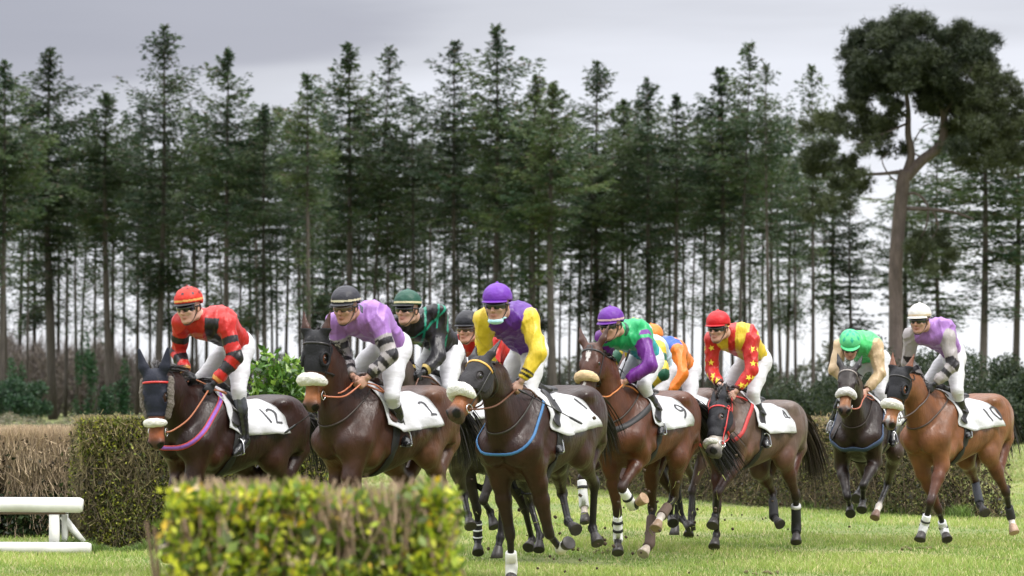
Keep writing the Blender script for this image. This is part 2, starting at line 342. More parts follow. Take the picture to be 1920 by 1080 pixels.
POSES = {
 'h1': {"p":[-2.3678,28.8116,0.9595,-0.0385,0.0368],"fa":78,"neckm":[0.853,0.085,1.554],"poll":[1.202,0.171,1.706],"muz":[1.24,0.218,1.067],"LF":[[0.627,0.122,0.822],[0.817,0.214,0.444],[0.705,0.089,0.207],[0.837,0.179,0.052]],"RF":[[0.465,-0.178,0.914],[0.616,-0.125,0.496],[0.509,-0.245,0.262],[0.668,-0.132,0.152]],"LH":[[-0.304,0.191,0.973],[-0.7,0.15,0.624],[-0.702,0.14,0.244],[-0.618,0.14,0.036]],"RH":[[-0.304,-0.191,0.973],[-0.7,-0.15,0.624],[-0.702,-0.14,0.244],[-0.618,-0.14,0.036]],"pel":[-0.051,0.04,1.965],"nb":[0.411,0.069,2.143],"shl":[0.36,0.235,2.108],"shr":[0.542,-0.083,2.125],"head":[0.605,0.042,2.239],"ell":[0.352,0.335,1.827],"elr":[0.451,-0.203,1.877],"wrl":[0.478,0.21,1.614],"wrr":[0.534,-0.03,1.7],"hpl":[0.004,0.092,1.877],"hpr":[-0.108,-0.054,1.95],"knl":[0.214,0.258,1.55],"knr":[0.159,-0.189,1.659],"anl":[0.155,0.275,1.149],"anr":[0.154,-0.285,1.245],"tol":[0.3,0.29,1.042],"tor":[0.239,-0.315,1.082]},
 'h2': {"p":[-1.0406,27.9045,0.9982,0.0107,-0.0165],"fa":68,"neckm":[0.755,0.005,1.717],"poll":[0.998,0.01,2.013],"muz":[1.111,0.032,1.392],"LF":[[0.657,0.132,0.855],[0.473,0.15,0.457],[0.352,0.14,0.194],[0.517,0.14,0.042]],"RF":[[0.419,-0.18,0.971],[0.442,-0.15,0.533],[0.437,-0.14,0.243],[0.523,-0.14,0.035]],"LH":[[-0.304,0.205,1.037],[-0.708,0.139,0.7],[-0.69,0.14,0.32],[-0.64,0.14,0.1]],"RH":[[-0.342,-0.19,0.986],[-0.723,-0.15,0.619],[-0.704,-0.14,0.24],[-0.616,-0.14,0.033]],"pel":[0.03,0.132,1.943],"nb":[0.464,0.064,2.165],"shl":[0.425,0.228,2.103],"shr":[0.532,-0.106,2.106],"head":[0.675,0.089,2.213],"ell":[0.424,0.355,1.841],"elr":[0.426,-0.106,1.833],"wrl":[0.56,0.226,1.659],"wrr":[0.537,0.061,1.667],"hpl":[0.095,0.17,1.846],"hpr":[0.001,0.023,1.94],"knl":[0.336,0.305,1.514],"knr":[0.189,-0.223,1.659],"anl":[0.087,0.222,1.215],"anr":[0.151,-0.303,1.247],"tol":[0.181,0.356,1.131],"tor":[0.242,-0.322,1.088]},
 'h2b': {"p":[-0.5729,30.2185,1.056,0.0825,-0.0479],"fa":65,"neckm":[0.838,0.039,1.683],"poll":[1.159,0.079,1.889],"muz":[1.327,0.116,1.295],"LF":[[0.441,0.18,0.985],[0.44,0.15,0.546],[0.44,0.14,0.256],[0.517,0.14,0.045]],"RF":[[0.441,-0.18,0.985],[0.44,-0.15,0.546],[0.44,-0.14,0.256],[0.517,-0.14,0.045]],"LH":[[-0.379,0.19,1.018],[-0.726,0.15,0.619],[-0.704,0.14,0.24],[-0.616,0.14,0.033]],"RH":[[-0.421,-0.191,0.996],[-0.782,-0.287,0.614],[-0.516,-0.089,0.445],[-0.363,0.025,0.339]],"pel":[0.082,0.045,1.949],"nb":[0.523,0.009,2.173],"shl":[0.387,0.11,2.112],"shr":[0.609,-0.155,2.132],"head":[0.725,0.022,2.255],"ell":[0.487,0.201,1.857],"elr":[0.475,-0.211,1.883],"wrl":[0.702,0.173,1.716],"wrr":[0.547,-0.025,1.711],"hpl":[0.138,0.119,1.877],"hpr":[0.077,-0.064,1.914],"knl":[0.406,0.258,1.578],"knr":[0.275,-0.225,1.578],"anl":[0.148,0.173,1.279],"anr":[0.117,-0.324,1.211],"tol":[0.24,0.3,1.184],"tor":[0.259,-0.33,1.099]},
 'h3b': {"p":[-0.0958,32.4136,1.0876,-0.0911,0.0174],"fa":60,"neckm":[0.816,0.047,1.558],"poll":[1.125,0.094,1.778],"muz":[1.372,0.152,1.226],"LF":[[0.412,0.179,0.926],[0.624,0.131,0.539],[0.365,0.069,0.426],[0.481,0.178,0.269]],"RF":[[0.406,-0.175,0.87],[0.294,-0.106,0.435],[0.22,-0.141,0.151],[0.384,-0.054,0.029]],"LH":[[-0.218,0.071,0.845],[-0.606,-0.02,0.5],[-0.53,0.134,0.166],[-0.367,0.198,0.028]],"RH":[[-0.371,-0.187,0.864],[-0.675,-0.107,0.423],[-0.888,-0.137,0.116],[-0.685,-0.083,0.041]],"pel":[0.001,0.09,1.843],"nb":[0.431,-0.057,2.048],"shl":[0.398,0.113,1.998],"shr":[0.513,-0.223,2.003],"head":[0.632,-0.032,2.133],"ell":[0.503,0.173,1.732],"elr":[0.467,-0.273,1.72],"wrl":[0.663,0.012,1.601],"wrr":[0.638,-0.108,1.614],"hpl":[0.034,0.185,1.786],"hpr":[0.018,-0.009,1.779],"knl":[0.251,0.249,1.43],"knr":[0.163,-0.163,1.411],"anl":[0.122,0.325,1.047],"anr":[0.048,-0.203,1.015],"tol":[0.27,0.33,0.943],"tor":[0.211,-0.175,0.945]},
 'h3': {"p":[0.237,27.3235,1.1112,-0.008,-0.0507],"fa":50,"neckm":[0.832,0.005,1.603],"poll":[1.147,0.01,1.821],"muz":[1.584,-0.024,1.403],"LF":[[0.442,0.179,0.834],[0.257,0.188,0.423],[-0.005,0.164,0.29],[0.143,0.314,0.358]],"RF":[[0.45,-0.144,0.839],[0.33,-0.118,0.414],[0.205,-0.166,0.157],[0.374,-0.092,0.03]],"LH":[[-0.277,0.196,1.048],[-0.733,0.124,0.792],[-0.812,0.07,0.427],[-0.672,0.185,0.296]],"RH":[[-0.571,-0.143,0.985],[-0.998,-0.295,0.709],[-0.759,-0.124,0.477],[-0.606,0.023,0.416]],"pel":[0.094,-0.095,1.923],"nb":[0.534,-0.035,2.149],"shl":[0.493,0.13,2.107],"shr":[0.633,-0.195,2.113],"head":[0.743,-0.027,2.213],"ell":[0.562,0.247,1.851],"elr":[0.524,-0.254,1.859],"wrl":[0.645,0.139,1.627],"wrr":[0.5,-0.098,1.627],"hpl":[0.125,-0.005,1.86],"hpr":[-0.006,-0.142,1.917],"knl":[0.372,0.064,1.527],"knr":[0.243,-0.218,1.59],"anl":[0.182,0.186,1.182],"anr":[0.15,-0.307,1.193],"tol":[0.283,0.299,1.084],"tor":[0.246,-0.325,1.038]},
 'h4': {"p":[1.2271,31.6807,1.0896,-0.0141,0.0056],"fa":64,"neckm":[0.758,-0.028,1.703],"poll":[1.006,-0.055,1.997],"muz":[1.307,-0.012,1.463],"LF":[[0.406,0.156,0.949],[0.748,0.125,0.683],[0.513,0.128,0.504],[0.611,0.301,0.598]],"RF":[[0.463,-0.117,0.844],[0.288,-0.137,0.444],[0.166,-0.192,0.19],[0.329,-0.119,0.054]],"LH":[[-0.291,0.203,0.945],[-0.597,0.025,0.561],[-0.254,0.052,0.392],[-0.066,0.073,0.269]],"RH":[[-0.394,-0.127,0.929],[-0.618,-0.21,0.46],[-0.447,-0.157,0.124],[-0.243,-0.149,0.027]],"pel":[-0.01,0.034,1.918],"nb":[0.454,0.018,2.103],"shl":[0.394,0.174,2.032],"shr":[0.542,-0.151,2.042],"head":[0.664,-0.023,2.148],"ell":[0.495,0.294,1.788],"elr":[0.384,-0.215,1.813],"wrl":[0.616,0.104,1.645],"wrr":[0.525,-0.051,1.663],"hpl":[0.029,0.089,1.83],"hpr":[-0.081,-0.051,1.92],"knl":[0.376,0.174,1.609],"knr":[0.211,-0.169,1.646],"anl":[0.151,0.235,1.27],"anr":[0.162,-0.284,1.242],"tol":[0.293,0.302,1.182],"tor":[0.244,-0.316,1.08]},
 'h4b': {"p":[1.3426,34.1847,1.008,-0.0421,0.0627],"fa":60,"neckm":[0.795,0.133,1.604],"poll":[1.092,0.266,1.795],"muz":[1.367,0.357,1.261],"LF":[[0.506,0.177,0.911],[0.796,0.101,0.577],[0.632,0.027,0.356],[0.796,0.131,0.243]],"RF":[[0.462,-0.182,0.942],[0.838,-0.25,0.715],[0.872,-0.201,0.431],[0.98,-0.125,0.251]],"LH":[[-0.261,0.194,1.016],[-0.59,0.015,0.647],[-0.627,0.056,0.267],[-0.526,0.226,0.168]],"RH":[[-0.326,-0.188,0.918],[-0.675,-0.078,0.527],[-0.9,-0.237,0.279],[-0.729,-0.109,0.211]],"pel":[-0.128,0.094,1.788],"nb":[0.299,0.154,2.031],"shl":[0.337,0.321,1.977],"shr":[0.296,-0.024,1.979],"head":[0.507,0.16,2.098],"ell":[0.434,0.442,1.735],"elr":[0.413,-0.228,1.809],"wrl":[0.528,0.258,1.58],"wrr":[0.609,-0.103,1.69],"hpl":[-0.058,0.181,1.764],"hpr":[-0.086,-0.012,1.757],"knl":[0.245,0.248,1.479],"knr":[0.187,-0.197,1.492],"anl":[0.123,0.327,1.095],"anr":[0.124,-0.321,1.104],"tol":[0.278,0.33,1.003],"tor":[0.276,-0.329,1.006]},
 'h4c': {"p":[1.7901,36.396,1.1312,-0.0161,-0.0709],"fa":60,"neckm":[0.856,-0.004,1.56],"poll":[1.192,-0.008,1.755],"muz":[1.431,0.02,1.193],"LF":[[0.391,0.18,0.962],[0.448,0.15,0.527],[0.433,0.14,0.237],[0.525,0.14,0.032]],"RF":[[0.391,-0.18,0.962],[0.448,-0.15,0.527],[0.433,-0.14,0.237],[0.525,-0.14,0.032]],"LH":[[-0.335,0.19,0.992],[-0.177,0.066,0.502],[-0.061,0.084,0.14],[0.125,0.141,0.029]],"RH":[[-0.343,-0.19,0.986],[-0.723,-0.15,0.619],[-0.704,-0.14,0.24],[-0.616,-0.14,0.033]],"pel":[0.019,0.048,1.808],"nb":[0.459,-0.002,2.034],"shl":[0.482,0.164,1.97],"shr":[0.45,-0.179,1.981],"head":[0.668,-0.043,2.09],"ell":[0.608,0.276,1.741],"elr":[0.518,-0.167,1.699],"wrl":[0.716,0.168,1.536],"wrr":[0.576,0.048,1.559],"hpl":[0.07,0.143,1.776],"hpr":[0.055,-0.055,1.775],"knl":[0.315,0.247,1.451],"knr":[0.285,-0.225,1.466],"anl":[0.112,0.327,1.102],"anr":[0.114,-0.325,1.106],"tol":[0.256,0.33,0.993],"tor":[0.255,-0.33,0.993]},
 'h5': {"p":[2.3591,33.7626,0.9988,-0.0791,0.0523],"fa":40,"neckm":[0.865,0.14,1.412],"poll":[1.228,0.281,1.455],"muz":[1.591,0.398,1.013],"LF":[[0.592,0.158,0.863],[0.935,0.15,0.584],[0.792,0.045,0.36],[0.982,0.106,0.254]],"RF":[[0.42,-0.133,0.832],[0.517,-0.094,0.412],[0.398,-0.165,0.158],[0.571,-0.104,0.028]],"LH":[[-0.297,0.207,0.9],[-0.654,0.153,0.516],[-0.806,0.077,0.18],[-0.656,0.149,0.029]],"RH":[[-0.492,-0.172,0.789],[-0.95,-0.269,0.536],[-0.703,-0.122,0.298],[-0.563,0.029,0.221]],"pel":[-0.048,0.049,1.914],"nb":[0.406,0.018,2.118],"shl":[0.344,0.181,2.051],"shr":[0.485,-0.153,2.064],"head":[0.615,-0.024,2.166],"ell":[0.403,0.234,1.764],"elr":[0.451,-0.184,1.77],"wrl":[0.539,0.135,1.559],"wrr":[0.586,-0.02,1.62],"hpl":[0.006,0.108,1.832],"hpr":[-0.082,-0.056,1.897],"knl":[0.293,0.189,1.534],"knr":[0.177,-0.165,1.587],"anl":[0.17,0.235,1.144],"anr":[0.156,-0.284,1.182],"tol":[0.278,0.332,1.037],"tor":[0.248,-0.316,1.025]},
 'h6': {"p":[3.8377,36.8945,1.2699,-0.0345,-0.0676],"fa":85,"neckm":[0.815,0.014,1.593],"poll":[1.111,0.029,1.838],"muz":[1.51,0.065,1.37],"LF":[[0.501,0.178,0.803],[0.873,0.128,0.573],[0.64,0.079,0.408],[0.837,0.099,0.301]],"RF":[[0.477,-0.185,0.775],[0.737,-0.07,0.447],[0.469,-0.1,0.336],[0.673,-0.052,0.26]],"LH":[[-0.377,0.228,0.909],[-0.738,0.081,0.555],[-0.449,0.032,0.309],[-0.268,0.016,0.175]],"RH":[[-0.341,-0.19,0.975],[-0.708,-0.167,0.593],[-0.356,-0.177,0.452],[-0.139,-0.159,0.4]],"pel":[0.025,0.049,1.948],"nb":[0.5,0.009,2.089],"shl":[0.455,0.182,2.032],"shr":[0.517,-0.181,2.048],"head":[0.708,-0.04,2.04],"ell":[0.516,0.243,1.755],"elr":[0.651,-0.22,1.798],"wrl":[0.67,0.133,1.575],"wrr":[0.639,-0.032,1.605],"hpl":[0.036,0.149,1.893],"hpr":[0.06,-0.046,1.888],"knl":[0.267,0.196,1.546],"knr":[0.282,-0.183,1.557],"anl":[0.152,0.303,1.159],"anr":[0.107,-0.357,1.229],"tol":[0.245,0.325,1.004],"tor":[0.265,-0.349,1.142]},
 'h7': {"p":[4.5596,35.0818,0.8881,-0.0509,-0.0206],"fa":62,"neckm":[0.831,0.024,1.573],"poll":[1.149,0.048,1.789],"muz":[1.399,0.052,1.214],"LF":[[0.543,0.167,0.816],[0.794,0.19,0.454],[0.73,0.072,0.202],[0.893,0.11,0.051]],"RF":[[0.427,-0.127,0.729],[0.196,-0.089,0.348],[-0.006,-0.154,0.146],[0.133,-0.027,0.029]],"LH":[[-0.338,0.181,0.921],[-0.684,0.176,0.515],[-0.924,0.099,0.233],[-0.812,0.202,0.071]],"RH":[[-0.45,-0.164,0.869],[-0.889,-0.316,0.612],[-0.677,-0.129,0.37],[-0.535,0.022,0.295]],"pel":[0.075,0.007,1.978],"nb":[0.52,0.023,2.199],"shl":[0.441,0.171,2.108],"shr":[0.616,-0.145,2.126],"head":[0.726,0.022,2.27],"ell":[0.464,0.253,1.824],"elr":[0.556,-0.226,1.858],"wrl":[0.593,0.119,1.631],"wrr":[0.509,-0.064,1.64],"hpl":[0.124,0.061,1.884],"hpr":[-0.023,-0.044,1.964],"knl":[0.346,0.23,1.564],"knr":[0.194,-0.22,1.654],"anl":[0.156,0.191,1.209],"anr":[0.162,-0.293,1.236],"tol":[0.257,0.307,1.112],"tor":[0.233,-0.318,1.065]},
}
# ================================================================== HORSES
BLK = v3(.012, .010, .010)
M_coat = pmat('horse coat', attr=True, rough=.40, noise=.30, nscale=9, spec=.32)
def coat_detail(m):
    t = m.node_tree; b = t.nodes['Principled BSDF']; tcn = N(t, 'ShaderNodeTexCoord')
    n1 = N(t, 'ShaderNodeTexNoise'); n1.inputs['Scale'].default_value = 5; n1.inputs['Detail'].default_value = 6
    mr = N(t, 'ShaderNodeMapRange'); mr.inputs[1].default_value = .3; mr.inputs[2].default_value = .7; mr.inputs[3].default_value = .28; mr.inputs[4].default_value = .56
    t.links.new(tcn.outputs['Object'], n1.inputs['Vector']); t.links.new(n1.outputs[0], mr.inputs[0]); t.links.new(mr.outputs[0], b.inputs['Roughness'])
    mp_ = N(t, 'ShaderNodeMapping'); mp_.inputs['Scale'].default_value = (1, 1, .35); t.links.new(tcn.outputs['Object'], mp_.inputs[0])
    n2 = N(t, 'ShaderNodeTexNoise'); n2.inputs['Scale'].default_value = 24; n2.inputs['Detail'].default_value = 3; t.links.new(mp_.outputs[0], n2.inputs['Vector'])
    n3 = N(t, 'ShaderNodeTexNoise'); n3.inputs['Scale'].default_value = 130; n3.inputs['Detail'].default_value = 3; t.links.new(mp_.outputs[0], n3.inputs['Vector'])
    # branching surface veins
    v = N(t, 'ShaderNodeTexVoronoi', feature='DISTANCE_TO_EDGE'); v.inputs['Scale'].default_value = 5.5; 
    nw = N(t, 'ShaderNodeTexNoise'); nw.inputs['Scale'].default_value = 7; t.links.new(tcn.outputs['Object'], nw.inputs['Vector'])
    mxv = N(t, 'ShaderNodeMix', data_type='VECTOR'); mxv.inputs[0].default_value = .35; t.links.new(tcn.outputs['Object'], mxv.inputs[4]); t.links.new(nw.outputs['Color'], mxv.inputs[5]); t.links.new(mxv.outputs[1], v.inputs['Vector'])
    vr = N(t, 'ShaderNodeMapRange'); vr.inputs[1].default_value = .0; vr.inputs[2].default_value = .035; vr.inputs[3].default_value = 1; vr.inputs[4].default_value = 0; t.links.new(v.outputs['Distance'], vr.inputs[0])
    b1 = N(t, 'ShaderNodeBump'); b1.inputs['Strength'].default_value = .5; b1.inputs['Distance'].default_value = .016; t.links.new(n2.outputs[0], b1.inputs['Height'])
    b2 = N(t, 'ShaderNodeBump'); b2.inputs['Strength'].default_value = .3; b2.inputs['Distance'].default_value = .004; t.links.new(n3.outputs[0], b2.inputs['Height']); t.links.new(b1.outputs[0], b2.inputs['Normal'])
    b3 = N(t, 'ShaderNodeBump'); b3.inputs['Strength'].default_value = .16; b3.inputs['Distance'].default_value = .006; t.links.new(vr.outputs[0], b3.inputs['Height']); t.links.new(b2.outputs[0], b3.inputs['Normal'])
    t.links.new(b3.outputs[0], b.inputs['Normal'])
coat_detail(M_coat)
M_mane = pmat('horse hair', attr=True, rough=.45)
M_hoof = pmat('hoof horn', attr=True, rough=.5, noise=.25, nscale=50)
M_eye = pmat('horse eye', (.006, .004, .003), rough=.06, spec=.8)
M_fleece = pmat('sheepskin', attr=True, rough=.95, bump=.9, bscale=110, sheen=.4, bdist=.02, noise=.12, nscale=60)
M_leather = {}
def leather(c, rough=.4):
    k = (tuple(round(x, 4) for x in c), rough)
    if k not in M_leather: M_leather[k] = pmat('strap leather %d' % (len(M_leather)+1), c, rough=rough, noise=.15, nscale=40)
    return M_leather[k]
M_lblack = leather((.012, .012, .013)); M_lbrown = leather((.10, .035, .015))
M_orange = leather((.42, .13, .05)); M_steel = pmat('bit steel', (.6, .6, .6), rough=.22, metal=1)
M_cloth = pmat('white saddlecloth', (.54, .54, .56), rough=.8, bump=.6, bscale=14, sheen=.2, noise=.03, nscale=9, bdist=.02)
M_num = pmat('black cloth numeral', (.05, .05, .055), rough=.8)
M_mesh = pmat('hood fabric', attr=True, rough=.6, bump=.4, bscale=60, spec=.22)
M_band = pmat('leg bandage', attr=True, rough=.8, bump=.3, bscale=120)
class Horse: pass
def trunk_sdf(Hh):
    pt, dz = Hh.pt, Hh.dz; c, s = math.cos(pt), math.sin(pt); g = Hh.girth
    xs = [-.86, -.80, -.65, -.50, -.35, -.15, .10, .30, .45, .60, .70]
    zt = [1.34, 1.44, 1.555, 1.59, 1.54, 1.505, 1.55, 1.62, 1.59, 1.46, 1.34]
    zb = [1.22, 1.14, 1.09, 1.06, 1.02, .945, .875, .85, .885, .98, 1.06]
    ww = [.06, .17, .245, .275, .275, .295, .295, .26, .225, .19, .13]
    xx = np.linspace(-.86, .70, 80)
    def sm(v):
        y = np.interp(xx, xs, v); k = np.array([1, 3, 5, 7, 5, 3, 1.])/25; return np.convolve(np.pad(y, 3, 'edge'), k, 'valid')
    ZT, ZB, WW = sm(zt), sm(zb), sm(ww)*g
    def f(X, Y, Z):
        Zr = Z-1.2-dz
        x = c*X+s*Zr; z = -s*X+c*Zr+1.2
        t = np.interp(x, xx, ZT); b = np.interp(x, xx, ZB); w = np.interp(x, xx, WW)
        h = (t-b)/2; zc = (t+b)/2
        # ribcage a little fuller below the middle
        zz = (z-zc)/h; q = np.sqrt((Y/(w*(1-.10*zz)))**2+zz**2)
        d = (q-1)*np.minimum(w, h)*.9
        return np.maximum(d, np.maximum(x-.70, -.86-x))
    return f
def build_horse(key, spec):
    P = POSES[key]; Hh = Horse(); Hh.spec = spec
    X0, Y0, a, dz, pt = P['p']; Hh.dz, Hh.pt = dz, pt; Hh.girth = spec.get('girth', 1)
    root = empty('race_horse', (X0, Y0, 0), a+math.pi); tag(root, spec['label'], 'horse', 'racehorses galloping in the field')
    Hh.root = root; Hh.a = a
    c_, s_ = math.cos(pt), math.sin(pt)
    def Tl(*p):
        p = v3(*p)-[0, 0, 1.2]; return np.array([c_*p[0]-s_*p[2], p[1], s_*p[0]+c_*p[2]+1.2+dz])
    Hh.Tl = Tl
    ca, sa = math.cos(a), math.sin(a)
    Rm = np.array([[-ca, sa, 0], [-sa, -ca, 0], [0, 0, 1.]])
    Hh.Rm = Rm; Hh.toL = lambda w: Rm.T@np.asarray(w, float)
    DK = .62*spec.get('dk', 1)
    spec = dict(spec); 
    for q in ('coat', 'coat2', 'neck', 'head', 'warm', 'upleg', 'ear'):
        if q in spec: spec[q] = tuple(np.array(spec[q])*DK)
    C = v3(spec['coat']); C2 = v3(spec.get('coat2', spec['coat'])); CL = v3(spec.get('leg', BLK)); CN = v3(spec.get('neck', spec['coat'])); CH = v3(spec.get('head', spec['coat']))
    CM = v3(spec.get('muzzle', CH))
    S = Shape()
    S.fn(trunk_sdf(Hh), Tl(-.92, -.34, .70)-[0, 0, .06], Tl(.76, .34, 1.74)+[0, 0, .06], .05, C)
    S.cone(Tl(.50, 0, 1.56), Tl(.12, 0, 1.52), .06, .045, .08, C)
    for s in (1, -1):
        S.cone(Tl(.34, s*.14, 1.42), Tl(.60, s*.155, 1.15), .09, .115, .06, C)
        S.cone(Tl(.26, s*.17, 1.22), Tl(.44, s*.17, 1.02), .07, .085, .06, C)
        S.ell(Tl(.665, s*.095, 1.13), (.12, .105, .135), None, .035, C)
        S.ell(Tl(-.56, s*.125, 1.34), (.27, .155, .235), None, .06, C2)
        S.cone(Tl(-.76, s*.10, 1.36), Tl(-.76, s*.12, 1.12), .095, .09, .06, C2)
        S.ell(Tl(-.43, s*.20, 1.50), (.09, .06, .05), None, .08, C2)
    for s in (1, -1):
        S.cone(Tl(.52, s*.185, 1.30), Tl(.30, s*.22, 1.06), .030, .045, .03, C)          # triceps edge
        S.cone(Tl(-.30, s*.235, 1.30), Tl(-.42, s*.20, 1.02), .045, .05, .05, C2)      # thigh front
        S.cone(Tl(-.60, s*.235, 1.40), Tl(-.66, s*.225, 1.12), .035, .035, .035, C2)   # haunch groove
    # neck
    po, nm, mu = v3(P['poll']), v3(P['neckm']), v3(P['muz'])
    u = unit(mu-po); fa = R(P['fa']); gl = Rm.T@v3(-math.cos(fa), -math.sin(fa), 0)
    w = unit(gl-(gl@u)*u); l = np.cross(w, u)
    if l[1] < 0 and abs(l[1]) > .3: l = -l
    hd = lambda t, f, s=0: po+u*t+w*f*1.05+l*s*1.09
    Hh.hd = hd; Hh.u, Hh.w, Hh.l = u, w, l
    latN = unit(np.cross(unit(po-Tl(.45, 0, 1.36)), v3(0, 0, 1)))
    n0 = Tl(.42, 0, 1.33); n1 = Tl(.62, 0, 1.37); nend = hd(.10, -.12)
    m1 = .5*n1+.5*nm; mtop = .45*nm+.55*nend
    S.cone(n0, n1, .25, .215, .08, CN, (v3(0, 1, 0), .62))
    S.cone(n1, nm, .205, .150, .07, CN, (latN, .58))
    S.cone(nm, mtop, .150, .118, .06, CN, (latN, .62))
    S.cone(mtop, nend, .118, .10, .05, CN, (latN, .75))
    S.cone(Tl(.68, 0, 1.22), nm*.6+nend*.4+w*.02, .10, .065, .06, CN)   # throat line
    # head
    Mh = np.stack([u, w, l])
    ear = v3(spec.get('ear', CH))
    S.ell(hd(.09, -.075), (.12, .090, .092), Mh, .04, CH)
    S.cone(hd(.07, -.07), hd(.25, -.075), .086, .084, .03, CH)
    S.cone(hd(.24, -.062), hd(.37, -.062), .064, .056, .03, CH); S.cone(hd(.38, -.062), hd(.51, -.066), .056, .054, .03, CM)
    S.cone(hd(.24, -.115), hd(.37, -.104), .066, .056, .03, CH, (l, .82)); S.cone(hd(.38, -.103), hd(.50, -.092), .058, .054, .03, CM, (l, .9))
    S.cone(hd(.28, -.175), hd(.37, -.157), .034, .031, .03, CH); S.cone(hd(.38, -.155), hd(.50, -.135), .031, .028, .03, CM)
    S.ell(hd(.560, -.078), (.070, .070, .066), Mh, .03, CM)
    S.ell(hd(.565, -.140), (.044, .028, .038), Mh, .02, CM)
    for s in (1, -1):
        S.ell(hd(.19, -.145, s*.042), (.115, .10, .040), Mh, .03, CH)
        S.ell(hd(.195, -.035, s*.066), (.050, .026, .026), Mh, .025, CH)
        S.cone(hd(.23, -.075, s*.072), hd(.37, -.08, s*.050), .016, .010, .02, CH)
        S.ell(hd(.578, -.050, s*.040), (.040, .034, .026), Mh, .015, CM)
        e = spec.get('ears', (0, 0)); sp = e[1]
        S.cone(hd(.03, -.045, s*.050), hd(-.045, -.035+e[0]*.5, s*(.070+sp*.4)), .035, .036, .02, ear, (w, .7))
        S.cone(hd(-.045, -.035+e[0]*.5, s*(.070+sp*.4)), hd(-.185, -.025+e[0], s*(.078+sp)), .036, .006, .012, ear, (w, .7))
    # legs
    ends = {}
    for kn in ('LF', 'RF', 'LH', 'RH'):
        s = 1 if kn[0] == 'L' else -1; e, k, f, t = [v3(q) for q in P[kn]]
        up_c = v3(spec.get('upleg', C2 if kn[1] == 'H' else C))
        if kn[1] == 'F':
            sh = Tl(.58, s*.15, 1.15)
            S.cone(sh, e, .115, .078, .06, C)
            m = e+(k-e)*.35
            S.cone(e, m, .070, .062, .04, up_c); S.cone(m, k, .062, .036, .03, up_c*.7+CL*.3)
            S.cone(k-(k-e)*.08, k+(f-k)*.06, .042, .040, .02, CL)
            cr, fr = .026, .037
        else:
            hp = Tl(-.55, s*.145, 1.24)
            S.cone(hp, e, .165, .115, .06, C2, (v3(0, 1, 0), .78))
            m = e+(k-e)*.4; bk = Tl(-.78, s*.115, 1.12)
            S.cone(e, m, .102, .074, .05, up_c, (v3(0, 1, 0), .85))
            S.cone(bk, m+(k-m)*.25, .09, .055, .05, up_c, (v3(0, 1, 0), .85))
            S.cone(m, k, .074, .040, .03, up_c*.6+CL*.4, (v3(0, 1, 0), .85))
            dgk = unit(k-e); back = unit(-(unit(f-k)-dgk*.2) + v3(-1.2, 0, .35)*.8)
            S.cone(k+(f-k)*.03, k-(k-e)*.03, .047, .046, .02, CL)
            S.cone(k+back*.040+v3(0, 0, .015), k+(f-k)*.25+back*.008, .024, .02, .025, CL)
            cr, fr = .028, .039
        lc = v3(spec.get('sock', {}).get(kn, CL))
        S.cone(k, f, cr+.004, cr, .02, CL)
        S.cone(k+(f-k)*.15-v3(.018, 0, 0), f-v3(.014, 0, 0), .014, .015, .015, CL)
        S.ball(f, fr, .02, lc)
        dp = unit(t-f); pe = f+dp*.105
        S.cone(f, pe, .031, .036, .02, lc)
        ends[kn] = (f, t, dp)
        # hoof
        A_ = Acc(); prof = [(.085, .037), (.10, .043), (.16, .052), (.215, .060), (.218, .052)]
        side = unit(np.cross(dp, v3(0, 0, 1))) if abs(dp[2]) < .98 else v3(0, 1, 0)
        if abs(dp[2]) > .98: side = v3(0, 1, 0)
        cannon = unit(f-k); toe = unit(cannon-(cannon@dp)*dp); 
        toe = unit(v3(1, 0, .2)-(v3(1, 0, .2)@dp)*dp)
        side = np.cross(dp, toe); V = []; n = 16
        for q, (zz, rr) in enumerate(prof):
            for i in range(n):
                th = 2*math.pi*i/n; cx = math.cos(th)*rr; sy = math.sin(th)*rr*.92
                zt_ = zz-(.045*(1-math.cos(th))/2)*(zz-.085)/.13*1.0
                V.append(f+dp*zt_+toe*(cx*1.05-.006)+side*sy)
        V.append(f+dp*.185); Q = []
        for q in range(len(prof)-1):
            for i in range(n): Q.append((q*n+i, q*n+(i+1) % n, (q+1)*n+(i+1) % n, (q+1)*n+i))
        T3 = [((len(prof)-1)*n+i, (len(prof)-1)*n+(i+1) % n, len(prof)*n) for i in range(n)]
        A_.add(V, Q, T3, col=spec.get('hoofc', {}).get(kn, (.035, .030, .028)))
        A_.build('hoof', M_hoof, root)
    h = spec.get('res', .0115)
    lo, hi = bounds(S, .03)
    D, ax = field(S, lo, hi, h)
    V, Q = snets(D, lo, h); V = relax(V, Q, 1, .35)
    cols = blendcol(S, V, .018)
    # face markings, in the head's own frame
    rel = V-po; T_, W_, L_ = rel@u, rel@w, rel@l
    inhead = (T_ > -.0) & (T_ < .68) & (np.abs(L_) < .12) & (W_ > -.22) & (W_ < .06)
    if 'blaze' in spec:
        for (t0, t1, wd) in spec['blaze']:
            tt = (T_-t0)/(t1-t0); ww_ = wd*np.sin(np.clip(tt, 0, 1)*math.pi)**.4*(1+.3*np.sin(T_*60))
            m = inhead & (tt > 0) & (tt < 1) & (np.abs(L_) < ww_) & (W_ > -.08)
            cols[m] = (.62, .58, .55)
    mz = np.clip((T_-.520+.25*np.clip(-W_-.06, 0, .1))/.05, 0, 1)*inhead
    cols = cols*(1-mz[:, None]*.85)+v3(.022, .018, .018)*mz[:, None]*.85   # dark lips and nostrils
    ndist = np.sqrt((T_-.602)**2+((W_+.045)*.7)**2+(np.abs(L_)-.052)**2); nos = inhead & (ndist < .034); cols[nos] = (.004, .003, .003)
